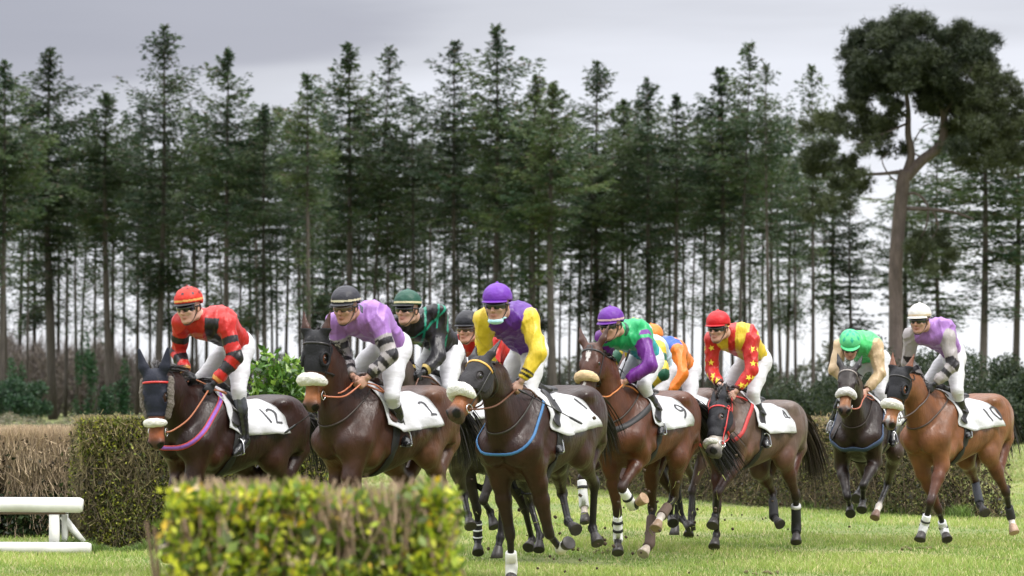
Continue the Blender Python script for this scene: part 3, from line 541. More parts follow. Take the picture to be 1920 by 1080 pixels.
    inward = (np.clip(.034-ndist, 0, .03)*inhead)[:, None]; V = V-inward*.8*np.stack([np.sign(L_)]*3, 1)*l+inward*0
    # coat variation that belongs to the animal: warmer flank and elbow
    tone = wob(V[:, 0], V[:, 1], V[:, 2], 6.0, spec.get('seed', 1))
    cols = cols*(1+.16*tone[:, None])
    warm = v3(spec.get('warm', C*1.5))
    wt = np.exp(-(((V[:, 0]+.25)/.22)**2+((V[:, 2]-.98-dz)/.16)**2)) + np.exp(-(((V[:, 0]-.50)/.16)**2+((V[:, 2]-1.02-dz)/.18)**2))
    wt = np.clip(wt, 0, 1)[:, None]*.45*(V[:, 2:3] > .7)
    cols = cols*(1-wt)+warm*wt
    mesh_np('body', V, Q, M_coat, root, cols)
    # eyes
    for s in (1, -1):
        A_ = Acc(); VV = []; n1_, n2_ = 8, 10; cc = hd(.20, -.048, s*.078)
        for i in range(n1_+1):
            th = math.pi*i/n1_
            for j in range(n2_):
                ph = 2*math.pi*j/n2_
                VV.append(cc+.021*(u*math.cos(th)+w*math.sin(th)*math.cos(ph)+l*math.sin(th)*math.sin(ph)))
        QQ = [(i*n2_+j, i*n2_+(j+1) % n2_, (i+1)*n2_+(j+1) % n2_, (i+1)*n2_+j) for i in range(n1_) for j in range(n2_)]
        A_.add(VV, QQ).build('eye', M_eye, root)
    bvh = BVHTree.FromPolygons([tuple(x) for x in V], Q.tolist()); Hh.bvh = bvh
    def hit(center, direc, far=1.0):
        direc = unit(direc); o = v3(center)+direc*far
        r = bvh.ray_cast(Vector(o), Vector(-direc), far*1.02)
        if r[0] is None: return None
        n = v3(r[1]);  n = n if n@direc > 0 else -n
        return v3(r[0]), n
    Hh.hit = hit
    def ring(center, e1, e2, a0, a1, n=40, far=.6, off=.002):
        pts, nn = [], []
        for q in np.linspace(a0, a1, n):
            r = hit(center, e1*math.cos(q)+e2*math.sin(q), far)
            if r is None: continue
            pts.append(r[0]+r[1]*off); nn.append(r[1])
        pts = np.array(pts)
        for _ in range(6):
            pts[1:-1] = .5*pts[1:-1]+.25*(pts[:-2]+pts[2:])
            for q in range(len(pts)):
                loc, nrm, ix, ds = bvh.find_nearest(Vector(pts[q])); nrm = v3(nrm); sg = (pts[q]-v3(loc))@nrm
                if sg < off: pts[q] = v3(loc)+nrm*off
        return pts, nn
    Hh.ring = ring
    def strap(name, pts, nn, wd, th, mat, parent=None):
        return Acc().add(*ribbon_np(pts, nn, wd, th)).build(name, mat, parent or root)
    # hoof-side leg bandages / boots
    for kn, bands in spec.get('bands', {}).items():
        e, k, f, t = [v3(q) for q in P[kn]]
        for (t0, t1, cb, rr) in bands:
            a0 = k+(f-k)*t0; a1 = k+(f-k)*t1
            if t1 > 1: a1 = f+unit(t-f)*(t1-1)*.3
            A_ = Acc(); pts = [a0, a0+(a1-a0)*.03, a0+(a1-a0)*.5, a0+(a1-a0)*.97, a1]
            if t1 > 1 and t0 < 1: pts = [a0, a0+(f-a0)*.05, a0+(f-a0)*.6, f, a1]
            A_.add(*tube_np(pts, [rr*.9, rr, rr*1.02, rr*1.1, rr], 14), col=cb); A_.build('leg_bandage', M_band, root)
    # tail
    rg = np.random.default_rng(spec.get('seed', 1)+50)
    dk = Tl(-.86, 0, 1.40); tw = spec.get('tail', (1, 0, 1)); A_ = Acc()
    ns = spec.get('tailn', 300)
    base = np.array([[0, 0, 0], [-.10, 0, .03], [-.24, 0, -.02], [-.38, 0, -.16], [-.48, 0, -.32], [-.54, 0, -.50]])*.85*[tw[0], 1, 1]*tw[2]
    for i in range(ns):
        sp_ = rg.normal(0, 1, 3)*[.04, .04, .05]; ln = rg.uniform(.55, 1.05)
        P_ = []
        for q, b in enumerate(base):
            g = q/5
            P_.append(dk+b*(1 if q < 2 else .5+.5*ln)+v3(0, tw[1]*g*g*.5, 0)+sp_*(.25+1.5*g)*(1 if q else .5)+rg.normal(0, .006, 3)*g)
        P_ = spline(P_, 2); n = len(P_); T = np.gradient(P_, axis=0); sd_ = unit(np.cross(T[3], rg.normal(0, 1, 3)))
        wv = .0045*np.array([1]*(n-3)+[.8, .5, .1])[:, None]
        VV = np.concatenate([P_-sd_*wv, P_+sd_*wv]); QQ = [(j, j+1, n+j+1, n+j) for j in range(n-1)]
        A_.add(VV, QQ, col=np.array(spec.get('tailc', BLK))*rg.uniform(.6, 1.8))
    A_.add(*tube_np([dk+v3(.06, 0, 0), dk+v3(-.06, 0, .015), dk+v3(-.16, 0, -.03)*tw[2], dk+v3(-.30, tw[1]*.1, -.15)*tw[2]], [.035, .036, .032, .012], 8), col=BLK)
    A_.build('tail', M_mane, root)
    # mane
    A_ = Acc(); crest = spline([hd(.03, -.06), hd(-.0, -.13), mtop, nm, n1*.5+n0*.5+v3(0, 0, .0), Tl(.38, 0, 1.45)], 8)
    ml = spec.get('mane', (.09, .3)); ccount = 0
    Tc = np.gradient(crest, axis=0)
    for i in range(4, len(crest)-4):
        dr = unit(np.cross(np.cross(Tc[i], v3(0, 0, 1)), Tc[i])); dr = dr if dr[2] > -.1 else -dr
        if po[2] > 1.5: dr = unit(dr-.0*u)
        r = hit(crest[i], dr, .5)
        if r is None: continue
        for j in range(16):
            b = r[0]-dr*.012+rg.normal(0, 1, 3)*[.012, .010, .006]; L = ml[0]*rg.uniform(.6, 1.2)
            side = rg.normal(-.25, .5)
            d1 = unit(dr+v3(-ml[1], side*.6, 0)); d2 = unit(dr*(1-2*(1-ml[1]))*.6+v3(-.9*ml[1]-.1, side, -.6*(1-ml[1])))
            P_ = np.array([b, b+d1*L*.35, b+d1*L*.5+d2*L*.3, b+d1*L*.5+d2*L*.75])
            sd_ = unit(np.cross(d1, rg.normal(0, 1, 3)))*np.array([.004, .0045, .0035, .0006])[:, None]
            A_.add(np.concatenate([P_-sd_, P_+sd_]), [(q, q+1, 4+q+1, 4+q) for q in range(3)], col=BLK*rg.uniform(.6, 2.0)); ccount += 1
    # forelock
    if spec.get('forelock', True):
        for j in range(50):
            b = hd(.0, -.03, rg.normal(0, .015)); e_ = hd(rg.uniform(.06, .12), .012+rg.uniform(0, .01), rg.normal(0, .025))
            P_ = np.array([b, (b+e_)/2+w*.02, e_]); sd_ = l*np.array([.004, .004, .001])[:, None]
            A_.add(np.concatenate([P_-sd_, P_+sd_]), [(q, q+1, 3+q+1, 3+q) for q in range(2)], col=BLK)
    A_.build('mane', M_mane, root)
    # ---------------- tack
    bc = spec.get('bridle', (.015, .013, .013)); Mb = leather(bc)
    headS = Shape(); headS.p = [p for p in S.p if p[0] in 'ce' and np.linalg.norm((p[1]-po)-u*((p[1]-po)@u)) < .26 and -.2 < ((p[1]-po)@u) < .70 and (p[0] == 'e' or np.linalg.norm((p[2]-po)-u*((p[2]-po)@u)) < .22)]
    if spec.get('hood'):
        hc = spec['hood']; hh = .007; hS = Shape(); hS.p = headS.p
        lo_, hi_ = bounds(hS, .03)
        n_ = np.ceil((hi_-lo_)/hh).astype(int)+1
        D_, ax_ = field(hS, lo_, hi_, hh, infl=.007)
        XX = ax_[0][:, None, None]-po[0]; YY = ax_[1][None, :, None]-po[1]; ZZ = ax_[2][None, None, :]-po[2]
        tt = XX*u[0]+YY*u[1]+ZZ*u[2]; fw = XX*w[0]+YY*w[1]+ZZ*w[2]; ll = XX*l[0]+YY*l[1]+ZZ*l[2]
        tmin = -.04 if not hc.get('ears') else -.3
        cut = np.maximum(tt-hc.get('t1', .36)-.5*np.minimum(fw+.06, 0), tmin-tt)
        cut = np.maximum(cut, -fw-.19+.25*np.clip(tt-.2, 0, 1))
        eyeh = hc.get('eye', .040)
        if eyeh: cut = np.maximum(cut, eyeh-np.sqrt((tt-.205)**2*.7+(fw+.045)**2+(np.abs(ll)-.085)**2))
        D_ = np.maximum(D_, cut)
        Vh, Qh = snets(D_, lo_, hh)
        mesh_np('hood', Vh, Qh, M_mesh, root, np.broadcast_to(v3(hc.get('c', (.016, .017, .022))), Vh.shape))
        if hc.get('cups'):
            for s in (1, -1):
                cc = hd(.205, -.045, s*.090)
                TT = [cc+(u*math.cos(q)*.052+(w*.75-l*s*.35)*math.sin(q)*.050) for q in np.linspace(0, 2*math.pi, 21)]
                A_ = Acc().add(*tube_np(TT, .013, 8), col=hc.get('c', (.016, .017, .022))); A_.build('blinker_cup', M_mesh, root)
    offh = .009 if spec.get('hood') else .002
    cen = hd(.10, -.085)
    br = None
    pts, nn = ring(hd(.085, -.085), w, l, R(-115), R(115), 24, .3, offh); strap('browband', pts, nn, .018, .004, leather(spec.get('brow', bc)))
    for s in (1, -1):
        cp, cn = [], []
        for t_, f_ in ((.05, -.11), (.10, -.10), (.18, -.105), (.27, -.11), (.36, -.115), (.46, -.12)):
            r = hit(hd(t_, f_), l*s, .3)
            if r: cp.append(r[0]+r[1]*offh); cn.append(r[1])
        if len(cp) > 2:
            br = strap('cheek_strap', spline(cp, 3), [cn[min(int(i/3), len(cn)-1)] for i in range((len(cp)-1)*3+1)], .014, .004, Mb)
    cn2, nn2 = ring(hd(.30, -.10), w, l, R(0), R(359), 36, .3, .003); strap('noseband_strap', cn2, nn2, .020, .004, Mb)
    pts, nn = ring(hd(.05, -.10)+u*.0, w*-1, l, R(-100), R(100), 24, .3, offh); strap('throatlatch', pts, nn, .013, .003, Mb)
    # bit rings
    Hh.bits = {}
    for s in (1, -1):
        c0 = hd(.485, -.115, s*.062); Hh.bits[s] = c0
        TT = [c0+.034*(u*math.cos(q)+w*math.sin(q))+l*s*.004 for q in np.linspace(0, 2*math.pi, 17)]
        tube('bit_ring', TT, .0045, M_steel, root, 6)
    fl = spec.get('fleece')
    if fl:
        fS = Shape(); t_ = fl.get('t', .40)
        pr, pn = ring(hd(t_, -.085), w, l, R(-fl.get('span', 74)), R(fl.get('span', 74)), 14, .3, fl.get('r', .03)*.75)
        fr_ = lambda i: fl.get('r', .03)*(.72+.62*math.sin(math.pi*(i+.5)/len(pr))**1.2)
        for i in range(len(pr)-1): fS.cone(pr[i], pr[i+1], fr_(i), fr_(i+1), .01, fl.get('c', (.72, .70, .64)))
        lo_, hi_ = bounds(fS, .02); D_, ax_ = field(fS, lo_, hi_, .006)
        D_ += .0035*wob(ax_[0][:, None, None], ax_[1][None, :, None], ax_[2][None, None, :], 75, 3)
        Vf, Qf = snets(D_, lo_, .006)
        nzf = 1-.12*np.random.default_rng(3).random((len(Vf), 1))
        mesh_np('sheepskin_noseband', Vf, Qf, M_fleece, root, v3(fl.get('c', (.72, .70, .64)))*nzf)
    if spec.get('cheekfleece'):
        for s in (1, -1):
            fS = Shape(); cpts = []
            for t_, f_ in ((.07, -.10), (.16, -.09), (.25, -.09), (.34, -.095)):
                r = hit(hd(t_, f_), l*s, .3)
                if r: cpts.append(r[0]+r[1]*.024)
            for i in range(len(cpts)-1): fS.cone(cpts[i], cpts[i+1], .040, .042, .015, (.2, .17, .14), (l, .7))
            lo_, hi_ = bounds(fS, .02); D_, ax_ = field(fS, lo_, hi_, .006)
            D_ += .005*wob(ax_[0][:, None, None], ax_[1][None, :, None], ax_[2][None, None, :], 110, 5)
            Vf, Qf = snets(D_, lo_, .006)
            mesh_np('sheepskin_cheekpiece', Vf, Qf, M_fleece, root, v3(.17, .145, .125)*(1-.2*np.random.default_rng(3).random((len(Vf), 1))))
    # girth
    gc = Tl(.24, 0, 1.2); e1 = Tl(.24, 0, 2.2)-gc; e2 = v3(0, 1, 0); slant = Tl(.0, 0, 0)-Tl(0, 0, 0)
    pts, nn = ring(gc, unit(e1+v3(-.12, 0, 0)), e2, R(0), R(360), 60, .8, .003); strap('girth', pts, nn, spec.get('girthw', .085), .006, leather(spec.get('girthc', (.014, .014, .015)), .7))
    # neck strap and breastplate
    for (nm_, pc, tilt, wd, cl, th) in spec.get('neckstraps', []):
        cc = Tl(*pc); dn = unit(Tl(pc[0]+math.cos(R(tilt)), 0, pc[2]+math.sin(R(tilt)))-cc)   # loop plane normal
        e1 = unit(np.cross(v3(0, 1, 0), dn)); e1 = e1 if e1[2] > 0 else -e1
        pts, nn = ring(cc, e1, v3(0, 1, 0), R(2), R(358), 60, .7, .004)
        if isinstance(cl, tuple) and isinstance(cl[0], tuple):
            o = strap(nm_, pts, nn, wd, th, leather(cl[0], .7)); strap('strap_centre', pts+np.array(nn)*th*.6, nn, wd*.6, th, leather(cl[1], .7), o)
        else: strap(nm_, pts, nn, wd, th, leather(cl, .6))
    # saddlecloth
    xf, xb = .38, spec.get('clothb', -.24)
    def cl_pt(x, th, off):
        th_ = th
        r = hit(Tl(x, 0, 1.22), (Tl(x, 0, 2.22)-Tl(x, 0, 1.22))*math.cos(th_)+v3(0, 1, 0)*math.sin(th_), .9)
        if r is None: return Tl(x, 0, 1.5), v3(0, 0, 1)
        return r[0]+r[1]*off, r[1]
    ph = spec.get('seed', 1)
    def cl_off(x, th): 
        e = max(0, (abs(th)-.8))*.020+max(0, -.15-x)*.06*min(1, abs(th))
        return .009+e*(1.2+1.2*math.sin(x*27+ph+th*2)+.8*math.sin(th*9+ph*2+x*8))+.0035*math.sin(x*37+th*9+ph)+.003*math.sin(x*14-th*15+ph)
    nu, nv = 34, 36; V0 = []; V1 = []
    for i in range(nu):
        fx = i/(nu-1); x = xf+(xb-xf)*fx
        tm = R(94)-R(10)*fx-R(16)*max(0, .2-fx)/.2
        for j in range(nv):
            th = -tm+2*tm*j/(nv-1); o = cl_off(x, th)
            # the cloth is cut on a slant: lower edge sits further back
            xx_ = x-(.03+.15*fx)*abs(th)/1.5
            p, n_ = cl_pt(xx_, th, o); V0.append(p); V1.append(p+n_*.005)
    V0 = np.array(V0).reshape(nu, nv, 3); V1 = np.array(V1).reshape(nu, nv, 3)
    for A0 in (V0, V1):
        for _ in range(2): A0[1:-1, 1:-1] = .5*A0[1:-1, 1:-1]+.125*(A0[2:, 1:-1]+A0[:-2, 1:-1]+A0[1:-1, 2:]+A0[1:-1, :-2])
    VV = np.concatenate([V0.reshape(-1, 3), V1.reshape(-1, 3)]); QQ = []; o_ = nu*nv
    for i in range(nu-1):
        for j in range(nv-1):
            a_ = i*nv+j; QQ += [(a_, a_+nv, a_+nv+1, a_+1), (o_+a_, o_+a_+1, o_+a_+nv+1, o_+a_+nv)]
    for i in range(nu-1):
        for j in (0, nv-1): a_ = i*nv+j; QQ.append((a_, a_+nv, o_+a_+nv, o_+a_))
    for j in range(nv-1):
        for i in (0, nu-1): a_ = i*nv+j; QQ.append((a_, a_+1, o_+a_+1, o_+a_))
    cloth = Acc().add(VV, QQ).build('saddlecloth', M_cloth, root)
    if spec.get('num'):
        cu = bpy.data.curves.new('numtmp', 'FONT'); cu.body = spec['num']; cu.size = spec.get('nums', .24); cu.align_x = 'CENTER'; cu.align_y = 'CENTER'; cu.resolution_u = 4
        cu.offset = -.002
        to = bpy.data.objects.new('numtmp', cu); COL.objects.link(to)
        bpy.context.view_layer.update()
        dg = bpy.context.evaluated_depsgraph_get(); me = bpy.data.meshes.new_from_object(to.evaluated_get(dg))
        import bmesh
        bm = bmesh.new(); bm.from_mesh(me); bmesh.ops.triangulate(bm, faces=bm.faces)
        for _ in range(4): bmesh.ops.subdivide_edges(bm, edges=[e for e in bm.edges if e.calc_length() > .016], cuts=1); bmesh.ops.triangulate(bm, faces=bm.faces)
        cx, cth = spec.get('numat', (-.22, 1.05)); rr_ = .33
        cb = BVHTree.FromPolygons([tuple(x) for x in VV], QQ)
        for vtx in bm.verts:
            # reading direction on the left flank: text x runs towards the tail
            x = cx-vtx.co.x; th = cth-vtx.co.y/rr_; x -= .10*(abs(th)-1)
            dd = unit((Tl(x, 0, 2.22)-Tl(x, 0, 1.22))*math.cos(th)+v3(0, math.sin(th), 0)); o2 = Tl(x, 0, 1.22)+dd*.9
            r = cb.ray_cast(Vector(o2), Vector(-dd), .9)
            vtx.co = Vector(r[0])+Vector(dd)*.006 if r[0] is not None else Vector(Tl(x, 0, 1.22)+dd*.34)
        me2 = bpy.data.meshes.new('number'); bm.to_mesh(me2); bm.free(); me2.materials.append(M_num)
        no = bpy.data.objects.new('number', me2); COL.objects.link(no); no.parent = cloth
        bpy.data.objects.remove(to); bpy.data.curves.remove(cu); bpy.data.meshes.remove(me)
    # racing saddle
    sS = Shape(); top = lambda x: hit(Tl(x, 0, 1.22), Tl(x, 0, 2.22)-Tl(x, 0, 1.22), .9)[0]
    sc_ = spec.get('saddle', (.015, .013, .013))
    a0, a1, a2, a3 = top(.30)+v3(0, 0, .035), top(.18)+v3(0, 0, .03), top(.02)+v3(0, 0, .03), top(-.10)+v3(0, 0, .05)
    sS.cone(a0, a1, .035, .03, .03, sc_, (v3(0, 1, 0), 2.0)); sS.cone(a1, a2, .03, .035, .03, sc_, (v3(0, 1, 0), 2.6)); sS.cone(a2, a3, .035, .035, .03, sc_, (v3(0, 1, 0), 3.0))
    for s in (1, -1):
        r1 = cl_pt(.22, s*.45, .022); r2 = cl_pt(.22, s*.80, .022); r3 = cl_pt(.27, s*1.15, .02); 
        sS.cone(r1[0], r2[0], .07, .07, .03, sc_, (r1[1], .22)); sS.cone(r2[0], r3[0], .07, .06, .02, sc_, (r2[1], .2))
    lo_, hi_ = bounds(sS, .02); D_, ax_ = field(sS, lo_, hi_, .009); Vs, Qs = snets(D_, lo_, .009)
    sad = mesh_np('saddle', Vs, Qs, leather(sc_, .35), root)
    # stirrups reach the rider's feet
    for s, an, to_ in ((1, 'anl', 'tol'), (-1, 'anr', 'tor')):
        A1 = v3(P[an]); T1 = v3(P[to_]); d = unit(T1-A1)
        tread = A1+(T1-A1)*.62+v3(0, 0, -.055)
        top_ = cl_pt(.20, s*.62, .04)[0]; ir = tread+v3(-.01, 0, .13)
        tube('stirrup_leather', spline([top_, (top_*.5+ir*.5)+v3(0, s*.012, 0), ir], 4), .008, M_lblack, root, 6)
        lat = unit(np.cross(d, v3(0, 0, 1)))
        loop = [ir, ir-v3(0, 0, .03)+lat*.035, tread+lat*.055+v3(0, 0, .02), tread+lat*.05, tread, tread-lat*.05, tread-lat*.055+v3(0, 0, .02), ir-v3(0, 0, .03)-lat*.035, ir]
        tube('stirrup_iron', spline(loop, 3), .007, M_steel, root, 6)
    # reins: bit - hand, then the slack between the hands
    rc = spec.get('rein', (.10, .035, .015)); Mr = leather(rc)
    for s, wr, el in ((1, 'wrl', 'ell'), (-1, 'wrr', 'elr')):
        wv_ = v3(P[wr]); hand = wv_+unit(wv_-v3(P[el]))*.07; b = Hh.bits[s]
        mid = .5*(b+hand)+v3(0, s*.03, -.05)
        # keep the rein off the neck
        line = spline([b, b*.75+mid*.25+v3(0, s*.02, -.01), mid, hand], 8)
        for q in range(len(line)):
            loc, nrm, idx_, dist = bvh.find_nearest(Vector(line[q]))
            nv_ = v3(nrm); sgn = (line[q]-v3(loc))@nv_
            if sgn < .012: line[q] = v3(loc)+nv_*.012
        tube('rein', line, .0075, Mr, root, 6)
    hl = v3(P['wrl'])+unit(v3(P['wrl'])-v3(P['ell']))*.06; hr = v3(P['wrr'])+unit(v3(P['wrr'])-v3(P['elr']))*.06
    tube('rein_loop', spline([hl, hl+v3(-.10, .06, -.02), hl*.5+hr*.5+v3(-.20, .10, -.08), hr+v3(-.08, .02, -.02), hr], 6), .0075, leather(spec.get('loop', rc)), root, 6)
    return Hh
# ================================================================== JOCKEYS
M_skin = pmat('skin', attr=True, rough=.5, sub=0, noise=.06, nscale=60)
M_silk = pmat('racing silk', attr=True, rough=.38, bump=.5, bscale=12, sheen=.0, spec=.40, bdist=.035, stretch=(1, 1.3, .7))
M_breech = pmat('riding breeches', attr=True, rough=.6, bump=.3, bscale=22, sheen=.15, bdist=.015, stretch=(.6, .6, 2.2))
M_boot = pmat('riding boot', attr=True, rough=.22, bump=.25, bscale=30, spec=.6)
M_helm = pmat('helmet silk', attr=True, rough=.45, bump=.5, bscale=22, spec=.3, bdist=.02)
M_lensd = pmat('dark goggle lens', (.006, .006, .007), rough=.08, spec=.8)
M_lensc = pmat('tinted goggle lens', (.10, .055, .04), rough=.08, spec=.9)
M_rubber = pmat('goggle frame', (.015, .015, .017), rough=.5)
M_hair = pmat('hair', (.03, .018, .01), rough=.6)
SKIN = v3(.50, .29, .215); WHT = v3(.54, .535, .56)
def frame(f, upv=(0, 0, 1)):
    f = unit(f); l = unit(np.cross(v3(upv), f)); u = np.cross(f, l); return f, l, u
def build_rider(key, Hh, sp):
    P = POSES[key]; J = {k: v3(v) for k, v in P.items() if k not in ('p', 'fa', 'LF', 'RF', 'LH', 'RH')}
    X0, Y0, a, dz, pt = P['p']
    root = empty('person', (X0, Y0, 0), a+math.pi)
    # put the empty under the rider's feet level
    tag(root, sp['label'], 'person', 'jockeys riding in the race')
    z0 = .9; root.location = (X0, Y0, z0)
    for k in J: J[k] = J[k]-v3(0, 0, z0)
    pel, nb, shl, shr, Hd = J['pel'], J['nb'], J['shl'], J['shr'], J['head']
    ca, sa = math.cos(a), math.sin(a); Rm = np.array([[-ca, sa, 0], [-sa, -ca, 0], [0, 0, 1.]])
    fa, fp = R(sp.get('face', P['fa'])), R(sp.get('tilt', -12))
    f = Rm.T@v3(-math.cos(fa)*math.cos(fp), -math.sin(fa)*math.cos(fp), math.sin(fp)); f, l, u = frame(f)
    roll = R(sp.get('roll', 0)); l, u = l*math.cos(roll)+u*math.sin(roll), u*math.cos(roll)-l*math.sin(roll)
    K = 1.085
    hp = lambda x, y, z=0: Hd+K*(f*x+u*y+l*z)
    Mh = np.stack([f, u, l]); sd0 = sp['seed']; sk = v3(sp.get('skin', SKIN))*(1+.14*math.sin(sd0*2.1))*[1, 1-.04*math.cos(sd0*3.), 1-.08*math.cos(sd0*3.)]; jw = 1+.10*math.sin(sd0*1.3); lip = sk*[.85, .55, .55]
    glove = sp.get('glove'); hc = v3(glove) if glove else sk
    lat = unit(shl-shr); spine = unit(nb-pel); chest = unit(np.cross(lat, spine)); chest = chest if chest@v3(.7, 0, -.7) > 0 else -chest
    # ---- body: one continuous skin surface
    S = Shape()
    S.ell(hp(-.012, .035), K*v3(.098, .100, .078), Mh, .02, sk)
    S.ell(hp(.022, -.045), K*v3(.066, .080*(2-jw), .058*jw), Mh, .03, sk)
    S.ell(hp(.066, -.098), K*v3(.022, .018, .024), Mh, .02, sk)
    S.cone(hp(.086, .012), hp(.110, -.030), K*.009, K*.013, .012, sk*[1.05, .95, .9])
    S.ell(hp(.090, -.034), K*v3(.013, .009, .018), Mh, .01, sk*[1.05, .9, .85])
    S.ell(hp(.080, -.062), K*v3(.016, .006, .022), Mh, .006, lip); S.ell(hp(.079, -.071), K*v3(.014, .006, .019), Mh, .006, lip)
    S.ell(hp(.074, .030), K*v3(.018, .012, .050), Mh, .015, sk)
    for s in (1, -1):
        S.ell(hp(.062, -.022, s*.040), K*v3(.026, .020, .022), Mh, .02, sk)
        S.ell(hp(-.008, -.008, s*.078), K*v3(.018, .030, .010), Mh, .008, sk*[1, .85, .8])
        S.cone(hp(-.02, -.07, s*.045), hp(.058, -.092, s*.022), K*.018, K*.015, .02, sk)
    S.cone(hp(-.03, -.03), nb, .058, .064, .03, sk)
    S.cone(nb-spine*.15, pel, .075, .075, .03, sk); S.cone(nb, nb-spine*.15, .05, .07, .03, sk); S.cone(shl-spine*.02, shr-spine*.02, .035, .035, .02, sk)
    S.cone(J['hpl'], J['hpr'], .07, .07, .03, sk)
    for s, sh, el, wr, hpj, kn, an, to in ((1, 'shl', 'ell', 'wrl', 'hpl', 'knl', 'anl', 'tol'), (-1, 'shr', 'elr', 'wrr', 'hpr', 'knr', 'anr', 'tor')):
        S.cone(J[sh], J[el], .036, .032, .02, sk); S.cone(J[el], J[wr], .032, .025, .015, hc if glove else sk)
        S.cone(J[hpj], J[kn], .060, .036, .02, sk); S.cone(J[kn], J[an], .034, .022, .02, sk); S.cone(J[an]+v3(0, 0, -.005), J[to]+v3(0, 0, -.012), .020, .013, .01, sk)
        d = unit(J[wr]-J[el]); up_ = unit(v3(0, 0, 1)-d*d[2]); m = np.cross(up_, d)*1.0
        m = m if m[1]*s < 0 else -m
        W = J[wr]
        S.ell(W+d*.055+m*.008, (.048, .040, .020), np.stack([d, up_, m]), .012, hc)
        for i, (o, L) in enumerate(((.030, .034), (.011, .040), (-.009, .037), (-.027, .028))):
            k0 = W+d*(.088-.004*abs(i-1))+up_*o; k1 = k0+d*.016+m*L*.8; k2 = k1-d*.034+m*.010
            S.cone(k0-d*.02, k0, .0115, .011, .006, hc); S.cone(k0, k1, .0105, .0095, .004, hc); S.cone(k1, k2, .0095, .008, .004, hc)
        S.cone(W+d*.025+up_*.026+m*.006, W+d*.062+up_*.044+m*.020, .012, .0105, .008, hc); S.cone(W+d*.062+up_*.044+m*.020, W+d*.090+up_*.038+m*.034, .0105, .0085, .004, hc)
    h = sp.get('res', .0075)
    lo, hi = bounds(S, .02); D, ax = field(S, lo, hi, h); V, Q = snets(D, lo, h)
    cols = blendcol(S, V, .006)
    rel = V-Hd; fx = rel@f/K; ux = rel@u/K; lx = rel@l/K
    brow = (fx > .05) & (np.abs(ux-.033) < .007) & (np.abs(np.abs(lx)-.032) < .020); cols[brow] = cols[brow]*.25
    stub = (fx > .0) & (ux < -.045) & (ux > -.13) & (np.abs(lx) < .07); cols[stub] = cols[stub]*v3(.88, .84, .84)
    mesh_np('body', V, Q, M_skin, root, cols)
    # eyes
    for s in (1, -1):
        e = Shape(); e.ball(hp(.0745, .006, s*.031), K*.0135, .01, (.7, .68, .66)); e.ball(hp(.0825, .004, s*.031), K*.0075, .001, (.02, .012, .01))
        lo_, hi_ = bounds(e, .01); D_, _ = field(e, lo_, hi_, .003); Ve, Qe = snets(D_, lo_, .003); mesh_np('eye', Ve, Qe, M_skin, root, blendcol(e, Ve, .0008))
    # hair below the helmet
    hr = Shape(); hr.ell(hp(-.035, -.002), K*v3(.080, .055, .080), Mh, .02, (1, 1, 1)); lo_, hi_ = bounds(hr, .01)
    D_, ax_ = field(hr, lo_, hi_, .007); X_ = (ax_[0][:, None, None]-Hd[0])*f[0]+(ax_[1][None, :, None]-Hd[1])*f[1]+(ax_[2][None, None, :]-Hd[2])*f[2]
    D_ = np.maximum(D_, X_+.0)+.002*wob(ax_[0][:, None, None], ax_[1][None, :, None], ax_[2][None, None, :], 200)
    Vv, Qv = snets(D_, lo_, .007); mesh_np('hair', Vv, Qv, M_hair, root)
    # ---- helmet with silk cover, peak and band
    hs = Shape(); hcx = hp(-.014, .062)
    hs.ell(hcx, K*v3(.128, .105, .106), Mh, .01, (1, 1, 1))
    lo_, hi_ = bounds(hs, .02); hh = .006; D_, ax_ = field(hs, lo_, hi_, hh)
    GX = ax_[0][:, None, None]-hcx[0]; GY = ax_[1][None, :, None]-hcx[1]; GZ = ax_[2][None, None, :]-hcx[2]
    gf = GX*f[0]+GY*f[1]+GZ*f[2]; gu = GX*u[0]+GY*u[1]+GZ*u[2]; gl_ = GX*l[0]+GY*l[1]+GZ*l[2]
    cut = -(gu+.020*K+.16*np.minimum(gf, 0)*-1*-1)
    cutp = -gu-.018*K+.22*gf*0+.25*np.minimum(gf, 0)
    Dh = np.maximum(D_, cutp)
    inner = np.sqrt((gf/(.112*K))**2+(gu/(.092*K))**2+(gl_/(.092*K))**2)-1
    Dh = np.maximum(Dh, -inner*.09)
    # ribs of the cover gather at the crown button
    btn = np.sqrt(gf**2+(gu-.106*K)**2+gl_**2)-.012; Dh = np.minimum(Dh, btn)
    Vh, Qh = snets(Dh, lo_, hh); relh = Vh-hcx; hf, hu, hl = relh@f/K, relh@u/K, relh@l/K
    hcol = np.broadcast_to(v3(sp['helmet']), Vh.shape).copy()
    if sp.get('hband'):
        bm_ = (hu > .0-.018) & (hu < .006) & (True); bm_ = (hu < sp.get('hb1', .014)) & (hu > sp.get('hb0', -.004)); hcol[bm_] = sp['hband']
        if sp.get('hlow'): hcol[hu < sp.get('hb0', -.004)] = sp['hlow']
    hcol = hcol*.78
    helm = mesh_np('helmet', Vh, Qh, M_helm, root, hcol)
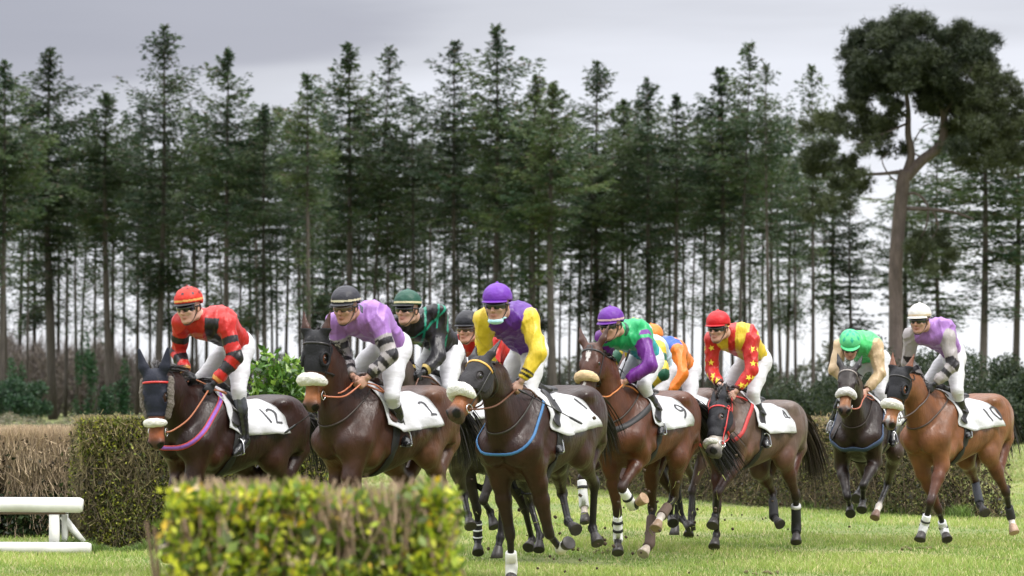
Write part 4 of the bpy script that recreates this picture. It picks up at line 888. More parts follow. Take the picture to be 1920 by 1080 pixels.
    if sp.get('hmark'):
        kind, mc = sp['hmark']; A_ = Acc(); bv = BVHTree.FromPolygons([tuple(x) for x in Vh], Qh.tolist())
        spots = [(az_, el_) for el_, n_, o_ in ((28, 8, 10), (58, 6, 35), (84, 1, 0)) for az_ in [o_+i*360/n_ for i in range(n_)]]
        for az_, el_ in spots:
            d = f*math.cos(R(az_))*math.cos(R(el_))+l*math.sin(R(az_))*math.cos(R(el_))+u*math.sin(R(el_))
            ex = unit(np.cross(u, d)) if el_ < 80 else l; ey = np.cross(d, ex); c0 = hcx+d*.2
            if kind == 'star': poly = star_poly(c0, .019, ex, ey)
            else: poly = [c0+ex*.019, c0+ey*.034, c0-ex*.019, c0-ey*.034]
            pts = []
            for p in [c0]+poly:
                r = bv.ray_cast(Vector(p), Vector(-d), .3); pts.append(v3(r[0])+d*.0025 if r[0] else p-d*.08)
            n = len(poly); A_.add(pts, [(0, 1+i, 1+(i+1) % n) for i in range(n)])
        mm_ = A_.build('cover_pattern', pmat('helmet pattern', mc, rough=.5), helm, smooth=False)
    # peak
    pk = Acc(); VV = []; n = 15
    for i in range(n):
        q = R(-62+124*i/(n-1)); c_, s_ = math.cos(q), math.sin(q)
        b = hcx+K*(f*.120*c_+l*.100*s_-u*.014); e = hcx+K*(f*(.120*c_+.044*c_**1.5)+l*(.100*s_+.010*s_)-u*(.026+.004*c_))
        VV += [b, e, e-u*.005, b-u*.007]
    QQ = [(i*4+k_, i*4+(k_+1) % 4, i*4+4+(k_+1) % 4, i*4+4+k_) for i in range(n-1) for k_ in range(4)]
    pk.add(VV, QQ, [(0, 1, 2), (0, 2, 3)], col=sp.get('peak', sp['helmet'])).build('helmet_peak', M_helm, root)
    # goggles
    gA = Acc(); gF = Acc(); gy = sp.get('goggy', .008)
    VV = []; rows = 5; n = 21
    for j in range(rows):
        yy = gy+(.025-.050*j/(rows-1)); bul = math.sin(math.pi*j/(rows-1))
        for i in range(n):
            q = R(-68+136*i/(n-1)); nosecut = (.010*math.exp(-(q/.18)**2) if j == rows-1 else 0)
            ed = 1-.35*abs(math.sin(q))**6
            VV.append(hp((.092+.013*bul)*math.cos(q)+.004, gy+(yy-gy)*ed+nosecut, (.084)*math.sin(q)))
    QQ = [(j*n+i, j*n+i+1, (j+1)*n+i+1, (j+1)*n+i) for j in range(rows-1) for i in range(n-1)]
    Mg = M_lensc if sp.get('clear') else M_lensd
    gg = gA.add(VV, QQ).build('goggles', Mg, root)
    rim = [VV[i] for i in range(n)]+[VV[(j)*n+n-1] for j in range(1, rows)]+[VV[(rows-1)*n+i] for i in range(n-2, -1, -1)]+[VV[j*n] for j in range(rows-2, -1, -1)]
    tube('goggle_frame', rim, .0042, M_rubber, gg, 6)
    st = [hp(.09*math.cos(R(q))-.005, gy+.004+.0*q, .088*math.sin(R(q))*1.03) for q in range(64, 200, 12)]
    tube('goggle_strap', st, .006, M_rubber, gg, 6)
    st = [hp(.09*math.cos(R(q))-.005, gy+.004, .088*math.sin(R(q))*1.03) for q in range(-64, -200, -12)]
    tube('goggle_strap', st, .006, M_rubber, gg, 6)
    tube('chin_strap', spline([hp(.01, .02, .088), hp(.02, -.05, .070), hp(.052, -.112, .030), hp(.058, -.122, 0), hp(.052, -.112, -.030), hp(.02, -.05, -.070), hp(.01, .02, -.088)], 4), .0048, leather(sp.get('strapc', (.06, .05, .045))), root, 6)
    # ---- jersey
    Js = Shape(); lat2 = unit(J['hpl']-J['hpr']); wa = pel+spine*.10
    bel = nb-spine*.10
    Js.cone(pel+spine*.03+lat2*.05, bel+lat*.085, .104, .120, .04, None, None, 'T'); Js.cone(pel+spine*.03-lat2*.05, bel-lat*.085, .104, .120, .04, None, None, 'T')
    Js.cone(bel+lat*.09, bel-lat*.09, .122, .122, .04, None, None, 'T')
    Js.cone(shl*.9+nb*.1-spine*.01, shr*.9+nb*.1-spine*.01, .082, .082, .05, None, None, 'T'); Js.cone(nb-spine*.08, nb+unit(Hd-nb)*.055, .12, .068, .04, None, None, 'T')
    Js.ell(nb-spine*.16-chest*.05, (.19, .15, .11), np.stack([spine, lat, chest]), .05, None, 'T')
    arms = {}
    for s, sh, el, wr in ((1, 'shl', 'ell', 'wrl'), (-1, 'shr', 'elr', 'wrr')):
        we = J[el]+(J[wr]-J[el])*.93
        Js.ball(J[sh], .079, .03, None, 'A'); Js.cone(J[sh], J[el], .077, .064, .03, None, None, 'A'); Js.cone(J[el], J[el]+(we-J[el])*.75, .066, .052, .02, None, None, 'A'); Js.cone(J[el]+(we-J[el])*.75, we, .050, .037, .015, None, None, 'A')
        arms[s] = (J[sh], J[el], we)
    lo_, hi_ = bounds(Js, .03); hh = sp.get('jres', .0085); D_, ax_ = field(Js, lo_, hi_, hh)
    AX = (ax_[0][:, None, None], ax_[1][None, :, None], ax_[2][None, None, :])
    pl_ = (AX[0]*lat[0]+AX[1]*lat[1]+AX[2]*lat[2]); ps_ = (AX[0]*spine[0]+AX[1]*spine[1]+AX[2]*spine[2])
    rdg = (1-np.abs(np.sin(34*(pl_+.25*ps_)+2.2*wob(*AX, 9, sp['seed']))))**2+.7*(1-np.abs(np.sin(27*(ps_-.4*pl_)+2.5*wob(*AX, 11, sp['seed']+4))))**2
    D_ += .006*wob(*AX, 24, sp['seed'])-.010*rdg+.003
    # clean neckline, hem, cuffs
    def plane(p0, n_): return (AX[0]-p0[0])*n_[0]+(AX[1]-p0[1])*n_[1]+(AX[2]-p0[2])*n_[2]
    hem = pel+spine*.045
    near = np.sqrt((AX[0]-pel[0])**2+(AX[1]-pel[1])**2+(AX[2]-pel[2])**2)-.24
    D_ = np.maximum(D_, np.minimum(-plane(hem, spine), -near))
    for s in (1, -1):
        dcu = unit(arms[s][2]-arms[s][1]); cp = arms[s][2]
        sph = np.sqrt((AX[0]-cp[0])**2+(AX[1]-cp[1])**2+(AX[2]-cp[2])**2)-.07
        D_ = np.maximum(D_, np.minimum(plane(cp, dcu), -sph))
    Vj, Qj = snets(D_, lo_, hh); Vj = relax(Vj, Qj, 1, .3)
    # painting of the silks: torso, sleeves, hoops
    def seg(Pt, a_, b_):
        ab = b_-a_; t = np.clip(((Pt-a_)@ab)/(ab@ab), 0, 1); return t, np.linalg.norm(Pt-a_-t[:, None]*ab, axis=1)
    col = np.empty_like(Vj); tn = (Vj-pel)@spine/np.linalg.norm(nb-pel); tl = (Vj-(nb+pel)/2)@lat; tcf = (Vj-(nb+pel)/2)@chest
    col[:] = sp['torso'](tn, tl, tcf) if callable(sp['torso']) else v3(sp['torso'])
    A1 = {}; dT = np.min([prim_d(p, *Vj.T) for p in Js.p if p[8] == 'T'], axis=0)
    for s in (1, -1):
        a_, b_, c_ = arms[s]; t1, d1 = seg(Vj, a_, b_); t2, d2 = seg(Vj, b_, c_)
        ta = np.where(d1 < d2, t1*.5, .5+t2*.5); dm = np.minimum(d1, d2)
        ra_ = np.interp(ta, [0, .5, 1], [.078, .064, .042])
        m = (dm-ra_ < dT+.004) & (dm < .13)
        ang = np.arctan2((Vj-a_)@unit(np.cross(b_-a_, lat)), (Vj-a_)@lat)
        cc = sp['sleeve'](ta, ang) if callable(sp['sleeve']) else np.broadcast_to(v3(sp['sleeve']), Vj.shape)
        col[m] = cc[m]
        A1[s] = m
    col *= .74
    jer = mesh_np('jersey', Vj, Qj, M_silk, root, col)
    if sp.get('jstars'):
        bv = BVHTree.FromPolygons([tuple(x) for x in Vj], Qj.tolist()); A_ = Acc()
        camdir = unit(Rm.T@v3(0, -1, .05))
        for s in (1, -1):
            a_, b_, c_ = arms[s]
            for (q, sdv) in ((.12, .2), (.40, -.1), (.66, .25), (.9, -.1)):
                p = a_+(b_-a_)*(q*2) if q < .5 else b_+(c_-b_)*(q*2-1)
                for dd in (camdir*1.0+lat*s*.2, -camdir+lat*s*.4, lat*s+camdir*.2):
                    d = unit(dd+unit(b_-a_)*sdv); ex = unit(np.cross(v3(0, 0, 1), d)); ey = np.cross(d, ex); c0 = p+d*.2
                    pts = []
                    for pp in [c0]+star_poly(c0, .034, ex, ey, rot=q*3):
                        r = bv.ray_cast(Vector(pp), Vector(-d), .25); pts.append(v3(r[0])+d*.003 if r[0] else pp-d*.15)
                    A_.add(pts, [(0, 1+i, 1+(i+1) % 10) for i in range(10)])
        A_.build('sleeve_stars', pmat('yellow star silk', (.85, .65, .06), rough=.5), jer, smooth=False)
    # collar / scarf / lowered mask
    if sp.get('scarf'):
        sc = Shape(); dn = unit(hp(-.03, -.03)-nb)
        for q in range(12):
            t0, t1 = R(q*30), R(q*30+30); e1 = unit(np.cross(dn, lat)); e2 = np.cross(dn, e1)
            b = nb+dn*.045; sc.cone(b+(e1*math.cos(t0)+e2*math.sin(t0))*.052, b+(e1*math.cos(t1)+e2*math.sin(t1))*.052, .030, .030, .01, (1, 1, 1))
        lo2, hi2 = bounds(sc, .02); D2, ax2 = field(sc, lo2, hi2, .007); D2 += .004*wob(ax2[0][:, None, None], ax2[1][None, :, None], ax2[2][None, None, :], 90)
        V2, Q2 = snets(D2, lo2, .007); mesh_np('neck_scarf', V2, Q2, M_silk, root, np.broadcast_to(v3(sp['scarf']), V2.shape))
    if sp.get('mask'):
        mk = Shape(); mk.ell(hp(.040, -.105), K*v3(.052, .026, .058), Mh, .01, (1, 1, 1)); mk.ell(hp(.0, -.085), K*v3(.06, .013, .070), Mh, .01, (1, 1, 1))
        lo2, hi2 = bounds(mk, .01); D2, ax2 = field(mk, lo2, hi2, .006); V2, Q2 = snets(D2, lo2, .006); mesh_np('face_mask', V2, Q2, M_silk, root, np.broadcast_to(v3(sp['mask']), V2.shape))
    # ---- breeches
    Bs = Shape(); bcol = v3(sp.get('breech', WHT))
    Bs.cone(J['hpl'], J['hpr'], .112, .112, .04); Bs.cone(pel-spine*.03, pel+spine*.10, .112, .098, .03, None, (lat2, 1.18))
    for s, hpj, kn, an in ((1, 'hpl', 'knl', 'anl'), (-1, 'hpr', 'knr', 'anr')):
        Bs.ell(J[hpj]-spine*.045-chest*.045, (.10, .095, .085), None, .04)
        md = J[hpj]+(J[kn]-J[hpj])*.5
        Bs.cone(J[hpj], md, .105, .085, .03); Bs.cone(md, J[kn], .085, .062, .03); Bs.cone(J[kn], J[kn]+(J[an]-J[kn])*.36, .062, .050, .02)
    lo_, hi_ = bounds(Bs, .03); D_, ax_ = field(Bs, lo_, hi_, .0095); AX = (ax_[0][:, None, None], ax_[1][None, :, None], ax_[2][None, None, :])
    D_ += .002*wob(AX[0]*.4, AX[1]*.4, AX[2]*1.6, 60, sp['seed'])
    D_ = np.maximum(D_, np.minimum(plane(pel+spine*.10, spine), -(np.sqrt((AX[0]-pel[0]-spine[0]*.1)**2+(AX[1]-pel[1]-spine[1]*.1)**2+(AX[2]-pel[2]-spine[2]*.1)**2)-.17)))
    Vb, Qb = snets(D_, lo_, .0095); Vb = relax(Vb, Qb, 1, .3); mesh_np('breeches', Vb, Qb, M_breech, root, np.broadcast_to(bcol, Vb.shape))
    # ---- boots
    for kn, an, to in (('knl', 'anl', 'tol'), ('knr', 'anr', 'tor')):
        bS = Shape(); A0, A1_, T1 = J[kn], J[an], J[to]; bc = v3(sp.get('boot', (.012, .012, .013))); tc_ = v3(sp.get('boottop', bc))
        top = A0+(A1_-A0)*sp.get('bt', .24); d = unit(T1-A1_); dn = unit(A1_-A0)
        mid_ = top+(A1_-top)*.35
        bS.cone(top, mid_, .058, .055, .01, tc_); bS.cone(mid_, A1_, .055, .040, .02, bc)
        heel = A1_-d*.035+v3(0, 0, -.03); ball_ = A1_+(T1-A1_)*.72+v3(0, 0, -.018)
        bS.cone(A1_, heel, .040, .034, .02, bc); bS.cone(heel+v3(0, 0, .0), ball_, .034, .036, .02, bc); bS.cone(A1_, ball_, .038, .034, .02, bc); bS.cone(ball_, T1+v3(0, 0, -.012), .036, .026, .015, bc)
        lo_, hi_ = bounds(bS, .02); D_, ax_ = field(bS, lo_, hi_, .008); AX = (ax_[0][:, None, None], ax_[1][None, :, None], ax_[2][None, None, :])
        D_ += .002*wob(*AX, 80, 2); D_ = np.maximum(D_, -plane(top, dn))
        Vb, Qb = snets(D_, lo_, .008); bo = mesh_np('boot', Vb, Qb, M_boot, root, blendcol(bS, Vb, .006))
        sl = Shape(); sl.cone(heel+v3(0, 0, -.030), ball_+v3(0, 0, -.032), .030, .036, .01, None, (v3(0, 0, 1), .22)); sl.cone(ball_+v3(0, 0, -.032), T1+v3(0, 0, -.030), .036, .026, .01, None, (v3(0, 0, 1), .22))
        lo_, hi_ = bounds(sl, .01); D_, _ = field(sl, lo_, hi_, .006); Vb, Qb = snets(D_, lo_, .006); mesh_np('boot_sole', Vb, Qb, leather((.05, .045, .04), .7), bo)
    if sp.get('whip'):
        side, wv, ln, back = sp['whip']; wr, el = ('wrl', 'ell') if side > 0 else ('wrr', 'elr')
        W = J[wr]+unit(J[wr]-J[el])*.07; d = unit(Rm.T@v3(wv))
        wd = empty('riding_whip', (X0, Y0, z0), a+math.pi); wd['category'] = 'whip'; wd['label'] = sp['whiplabel']
        p0 = W-d*back; p1 = W+d*(ln-back)
        tube('handle', [p0, p0+d*.02, p0+d*.16, p0+d*.19], [.009, .011, .010, .006], M_lblack, wd, 8)
        tube('shaft', [p0+d*.17, p0+d*(ln*.6), p1-d*.1], [.006, .005, .004], M_lblack, wd, 6)
        tube('flap', [p1-d*.12, p1-d*.1, p1-d*.02, p1], [.006, .011, .011, .007], M_lblack, wd, 6)
    return root
# ================================================================== THE FIELD
FL = dict(c=(.74, .72, .66), r=.030)
HS = {}
HS['h1'] = dict(dk=0.7, label='dark bay horse at far left with a navy hood and grey sheepskin cheekpieces', coat=(.040, .013, .008), coat2=(.050, .018, .011), warm=(.13, .04, .02), muzzle=(.22, .065, .025), head=(.07, .025, .013), ear=(.012, .011, .013), seed=1, hood=dict(t1=.36, ears=True, eye=.036, c=(.013, .015, .026)), cheekfleece=True, fleece=dict(FL, t=.41, r=.026, span=70), brow=(.50, .03, .03), rein=(.36, .12, .05), neckstraps=[('breastplate', (.46, 0, 1.41), 44, .046, ((.48, .06, .05), (.24, .09, .42)), .005)], mane=(.16, .6), num='12', numat=(-.20, 1.0), ears=(.0, .035), bands=dict(RF=[(.25, 1.35, (.05, .05, .055), .046)]), tail=(.9, .1, 1))
HS['h2'] = dict(dk=0.74, label='bay horse second from left in a black blinker hood and cream noseband', coat=(.075, .026, .014), coat2=(.19, .082, .042), warm=(.30, .13, .06), neck=(.050, .019, .011), muzzle=(.28, .10, .035), head=(.17, .055, .025), ear=(.10, .035, .02), seed=2, hood=dict(t1=.31, cups=True, eye=.044, c=(.011, .011, .013)), fleece=dict(FL, t=.38, r=.038), neckstraps=[('martingale', (.62, 0, 1.40), 58, .016, (.03, .02, .015), .004)], num='2', numat=(-.24, 1.0), ears=(.0, .03), saddle=(.05, .02, .012), rein=(.42, .13, .06), girth=1.04)
HS['h2b'] = dict(label='brown horse almost hidden behind the second horse, ridden by the green helmeted jockey', coat=(.085, .06, .05), coat2=(.10, .075, .06), seed=3, res=.014, tailn=160, fleece=FL, num='3')
HS['h3b'] = dict(label='dark brown horse mostly hidden behind the centre horse, ridden in plain red', coat=(.05, .035, .028), coat2=(.06, .042, .034), seed=4, res=.014, tailn=160, bands=dict(RF=[(.35, .98, (.02, .02, .02), .042), (.42, .47, (.7, .7, .7), .045), (.62, .67, (.7, .7, .7), .045), (.85, .90, (.7, .7, .7), .045)]))
HS['h3'] = dict(dk=0.95, label='near black horse in the centre with a blue breast strap and gold browband', coat=(.038, .012, .007), coat2=(.050, .022, .015), warm=(.09, .03, .015), upleg=(.045, .014, .008), muzzle=(.20, .07, .025), head=(.03, .022, .022), ear=(.025, .022, .024), seed=5, hood=dict(t1=.32, eye=.034, c=(.024, .022, .024)), fleece=dict(FL, c=(.82, .80, .76), t=.385, r=.038), brow=(.60, .33, .06), neckstraps=[('breastplate', (.46, 0, 1.40), 46, .023, (.04, .15, .34), .006), ('martingale', (.62, 0, 1.40), 58, .016, (.03, .025, .02), .004)], num='1', numat=(-.30, .80), nums=.2, ears=(.0, .04), bands=dict(RF=[(.55, 1.45, (.80, .79, .74), .046)], LF=[(.95, 1.4, (.75, .74, .7), .044)]), mane=(.07, .3), tailn=110)
HS['h4'] = dict(dk=0.92, label='bright bay horse with white face markings and cloth number 9', coat=(.13, .042, .018), coat2=(.14, .046, .020), warm=(.22, .075, .03), muzzle=(.10, .045, .03), head=(.10, .032, .015), ear=(.09, .032, .018), seed=6, fleece=dict(FL, c=(.72, .52, .30), t=.36, r=.034), blaze=[(.08, .20, .022), (.40, .66, .020)], neckstraps=[('breastplate', (.46, 0, 1.38), 62, .055, (.016, .015, .016), .006), ('martingale', (.62, 0, 1.40), 58, .016, (.03, .02, .015), .004)], num='9', numat=(-.26, 1.02), nums=.26, ears=(.02, .06), rein=(.50, .17, .05), loop=(.50, .17, .05), bands=dict(LF=[(.15, 1.1, (.80, .80, .80), .046), (.45, .55, (.02, .02, .02), .049)], RF=[(.15, 1.1, (.80, .80, .80), .043), (.30, .40, (.02, .02, .02), .046), (.60, .70, (.02, .02, .02), .046)], RH=[(.25, 1.25, (.10, .065, .05), .048)], LH=[(.5, .98, (.12, .08, .06), .048)]), sock=dict(LH=(.70, .62, .55), RH=(.62, .55, .48)), hoofc=dict(LH=(.30, .20, .13), LF=(.34, .22, .13), RH=(.5, .42, .34)), tail=(1.0, .5, 1.35), tailn=650)
HS['h4b'] = dict(label='brown horse hidden behind the bright bay, ridden in yellow and green hooped sleeves', coat=(.10, .045, .03), seed=7, res=.014, tailn=120, bands=dict(RF=[(.1, 1.05, (.78, .78, .78), .046), (.30, .40, (.02, .02, .02), .049)]), sock=dict(RF=(.55, .48, .42)), fleece=FL)
HS['h4c'] = dict(label='brown horse furthest back behind the bright bay, ridden in orange', coat=(.14, .08, .06), seed=8, res=.014, tailn=120)
HS['h5'] = dict(dk=0.92, label='clipped brown horse lowering its black hooded head in a red bridle', coat=(.155, .095, .070), coat2=(.20, .145, .12), warm=(.22, .07, .03), upleg=(.095, .028, .016), neck=(.17, .09, .06), head=(.09, .035, .025), muzzle=(.4, .36, .32), ear=(.012, .011, .012), seed=9, hood=dict(t1=.42, ears=True, eye=.032, c=(.011, .011, .014)), bridle=(.50, .02, .02), brow=(.50, .02, .02), neckstraps=[('breastplate', (.46, 0, 1.38), 44, .040, (.42, .03, .03), .006)], fleece=dict(FL, t=.50, r=.022, span=60), mane=(.17, .3), rein=(.45, .03, .03), num='4', numat=(-.28, .95), bands=dict(LH=[(.3, 1.2, (.018, .018, .02), .048), (.28, .36, (.55, .55, .55), .050)], RH=[(.3, 1.1, (.018, .018, .02), .046)]), tailn=520, tail=(.8, .05, 1.35), tailc=(.022, .014, .010))
HS['h6'] = dict(dk=0.8, label='dark brown horse coming head-on with a navy breast strap', coat=(.040, .022, .017), coat2=(.09, .055, .04), warm=(.09, .045, .03), muzzle=(.22, .09, .035), head=(.03, .018, .015), ear=(.018, .015, .018), seed=10, fleece=dict(FL, c=(.80, .79, .76), t=.38, r=.032), brow=(.25, .22, .2), neckstraps=[('breastplate', (.45, 0, 1.28), 50, .060, (.045, .075, .15), .006), ('martingale', (.62, 0, 1.40), 58, .016, (.03, .02, .015), .004)], ears=(.0, .045), sock=dict(LH=(.6, .55, .5)), hoofc=dict(LH=(.20, .12, .09)), girth=1.05, rein=(.45, .14, .09))
HS['h7'] = dict(label='golden bay horse at far right with a black hood and number 10', coat=(.26, .10, .042), coat2=(.29, .12, .05), warm=(.34, .15, .07), upleg=(.17, .055, .025), muzzle=(.34, .14, .06), head=(.25, .10, .05), ear=(.26, .09, .04), seed=11, hood=dict(t1=.31, cups=True, eye=.044, c=(.014, .014, .017)), fleece=dict(FL, t=.385, r=.036), blaze=[(.50, .66, .018)], neckstraps=[('martingale', (.62, 0, 1.38), 58, .018, (.05, .03, .022), .004)], num='10', numat=(-.26, 1.08), nums=.25, ears=(.0, .03), bands=dict(LF=[(.55, 1.35, (.78, .78, .80), .044), (.75, .82, (.03, .03, .03), .047), (.95, 1.0, (.03, .03, .03), .049)], RF=[(.6, 1.35, (.78, .78, .80), .044), (.85, .92, (.03, .03, .03), .047)], LH=[(.55, .98, (.03, .03, .035), .044)], RH=[(.1, .9, (.05, .055, .07), .044)]), sock=dict(LH=(.72, .66, .58)), hoofc=dict(LH=(.42, .28, .2)), tail=(.45, .0, .9), rein=(.06, .04, .035))
LILAC = (.42, .20, .58); RED = (.62, .025, .020); YEL = (.86, .62, .045); PUR = (.12, .02, .30)
def tor(base, fn=None):
    def g(tn, tl, tc):
        c = np.empty((len(tn), 3)); c[:] = base
        if fn: fn(c, tn, tl, tc)
        return c
    return g
def slv(base, bands, per=None):
    def g(t, ang):
        c = np.empty((len(t), 3)); c[:] = base
        for (a, b, q) in bands: c[(t > a) & (t < b)] = q
        if per: per(c, t, ang)
        return c
    return g
def f_red(c, tn, tl, tc): c[(np.abs(tl) < .10) & (tc > .02) & (tn > .05) & (tn < 1.2)] = (.016, .014, .016)
def f_green(c, tn, tl, tc):
    g = (.015, .30, .20)
    c[(np.abs(np.abs(tl)-.105) < .010)] = g; c[(np.abs(tn-.93) < .02)] = g; c[np.abs(tl) < .008] = g
def f_gp(c, tn, tl, tc):
    c[(tc > .0) & (tn < .62)] = (.02, .42, .50); c[(tc < -.05) & (tn < .8)] = (.40, .68, .74)
def f_ry(c, tn, tl, tc):
    for x0 in (.10,): c[(np.abs(np.abs(tl)-x0) < .035)] = RED
def f_p3(c, tn, tl, tc): pass
def chk(c, t, ang):
    k = (np.floor(t*11)+np.floor((ang+3.14)/1.05)) % 2 == 0
    c[k & (t > .25)] = (.022, .018, .022)
def chk7(c, t, ang): c[((t > .36) & (t < .55) & (np.sin(ang*2+t*12) > -.4)) | ((t > .66) & (t < .76))] = (.022, .018, .022)
SIL = (.42, .38, .38)
RS = {}
RS['h1'] = dict(label='leftmost jockey, red silk with black hooped sleeves and a star patterned red helmet', torso=tor(RED, f_red), sleeve=slv(RED, [(.20, .30, (.018, .014, .016)), (.42, .52, (.018, .014, .016)), (.64, .80, (.018, .014, .016)), (.93, .99, (.80, .38, .10))]), helmet=(.66, .035, .02), hband=(.85, .42, .12), hb0=-.006, hb1=.010, peak=(.02, .02, .022), hmark=('star', (.03, .012, .02)), glove=(.014, .014, .018), face=64, tilt=-8, roll=4, seed=1, boottop=(.07, .075, .09), bt=.02)
RS['h2'] = dict(label='jockey in a lilac silk with dark grey helmet and navy scarf', torso=LILAC, sleeve=slv(LILAC, [(.22, 1, SIL)], chk), helmet=(.035, .034, .045), hband=(.78, .70, .50), hb0=-.006, hb1=.008, hlow=(.02, .02, .026), peak=(.025, .025, .03), clear=True, scarf=(.015, .02, .05), face=66, tilt=-8, seed=2, whip=(-1, (-.60, -.12, -.44), .78, .08), whiplabel='black riding whip pointing down left behind the second horse'+chr(39)+'s chin')
RS['h2b'] = dict(label='jockey in a black silk with thin green seams and a dark green helmet', torso=tor((.020, .018, .022), f_green), sleeve=slv((.020, .018, .022), [(.04, .07, (.015, .30, .20)), (.93, .99, (.55, .40, .12))]), helmet=(.015, .085, .055), hband=(.75, .68, .42), hb0=-.008, hb1=.006, peak=(.02, .02, .022), glove=(.014, .014, .018), face=62, tilt=0, seed=3, res=.008)
RS['h3b'] = dict(label='jockey in plain red with a black helmet, half hidden behind the centre rider', torso=RED, sleeve=slv(RED, []), helmet=(.02, .02, .026), peak=(.02, .02, .024), clear=True, face=64, tilt=-2, seed=4, res=.0085)
RS['h3'] = dict(label='jockey in purple with yellow sleeves, light blue mask under the chin', torso=PUR, sleeve=slv(YEL, [(.84, .88, (.02, .018, .02)), (.91, .95, (.02, .018, .02))]), helmet=(.17, .035, .42), peak=(.12, .02, .30), mask=(.42, .70, .78), face=72, tilt=-4, seed=5, whip=(1, (.87, -.1, -.47), .68, .10), whiplabel='thin black riding whip held by the jockey in purple and yellow')
RS['h4'] = dict(label='jockey in green and turquoise with purple sleeves and a pink banded purple helmet', torso=tor((.025, .50, .17), f_gp), sleeve=slv((.17, .02, .28), [(0, .06, (.025, .50, .17))]), helmet=(.15, .025, .33), hband=(.75, .50, .52), hb0=-.008, hb1=.008, peak=(.10, .02, .22), face=56, tilt=-8, seed=6, scarf=(.03, .09, .06), whip=(-1, (.35, .0, .94), .42, .08), whiplabel='short riding whip pointing up in front of the jockey in green and purple')
RS['h4b'] = dict(label='jockey with yellow and green hooped sleeves, mostly hidden behind another rider', torso=(.55, .70, .80), sleeve=slv((.80, .60, .05), [(.15, .30, (.02, .13, .07)), (.48, .62, (.02, .13, .07)), (.80, .9, (.02, .13, .07))]), helmet=(.8, .6, .05), peak=(.7, .5, .05), seed=7, res=.009)
RS['h4c'] = dict(label='jockey in orange, bent low behind the green and purple rider', torso=tor((.85, .22, .02), lambda c, tn, tl, tc: c.__setitem__(tn > .9, (.03, .12, .5))), sleeve=slv((.85, .22, .02), []), helmet=(.85, .24, .03), peak=(.8, .2, .03), seed=8, res=.009)
RS['h5'] = dict(label='jockey in yellow and red with yellow stars on the sleeves, plain red helmet', torso=tor(YEL, f_ry), sleeve=slv(RED, [(.95, 1.1, (.06, .01, .01))]), helmet=(.62, .012, .018), peak=(.45, .01, .015), jstars=True, face=62, tilt=-4, seed=9)
RS['h6'] = dict(label='jockey in pale green with beige sleeves, head bowed under a diamond patterned helmet', torso=(.10, .72, .22), sleeve=slv((.62, .45, .26), []), helmet=(.13, .70, .28), hmark=('diamond', (.01, .34, .20)), peak=(.10, .62, .25), face=84, tilt=-30, seed=10, whip=(-1, (-.45, 0, -.85), .66, .08), whiplabel='black riding whip hanging beside the head-on dark horse')
RS['h7'] = dict(label='rightmost jockey, lilac silk with black and silver sleeves and a white helmet', torso=LILAC, sleeve=slv(SIL, [], chk7), helmet=(.74, .72, .68), hband=(.66, .50, .32), hb0=-.010, hb1=.004, peak=(.72, .70, .66), glove=(.014, .014, .016), face=64, tilt=-3, seed=11, whip=(1, (-.62, -.2, -.75), .60, .12), whiplabel='black riding whip held low by the rightmost jockey')
DBG = globals().get('DBG_KEYS')
for key in HS:
    if DBG and key not in DBG: continue
    Hh_ = build_horse(key, HS[key])
    build_rider(key, Hh_, RS[key])
# ================================================================== GROUND
rng = np.random.default_rng(7)
M_ground = pmat('turf', (.12, .16, .040), rough=.95, noise=.3, nscale=1.3, vary=((.22, .22, .08), .35), bump=.6, bscale=14, bdist=.05)
g_ = Acc(); n_ = 60
xs_ = np.concatenate([-np.geomspace(1500, 8, 30), np.linspace(-7, 7, 15), np.geomspace(8, 1500, 30)]); ys_ = np.concatenate([[-60, -10, 0], np.linspace(8, 60, 60), np.geomspace(64, 2500, 30)])
GX, GY = np.meshgrid(xs_, ys_, indexing='ij')
def ground_z(x, y): return .02*np.sin(x*.9+1)*np.sin(y*.55)*np.clip((70-y)/20, 0, 1)-.012
GZ = ground_z(GX, GY); nx_, ny_ = GX.shape
q_ = np.array([(i*ny_+j, (i+1)*ny_+j, (i+1)*ny_+j+1, i*ny_+j+1) for i in range(nx_-1) for j in range(ny_-1)])
o = mesh_np('ground', np.stack([GX, GY, GZ], -1).reshape(-1, 3), q_, M_ground); tag(o, kind='structure')
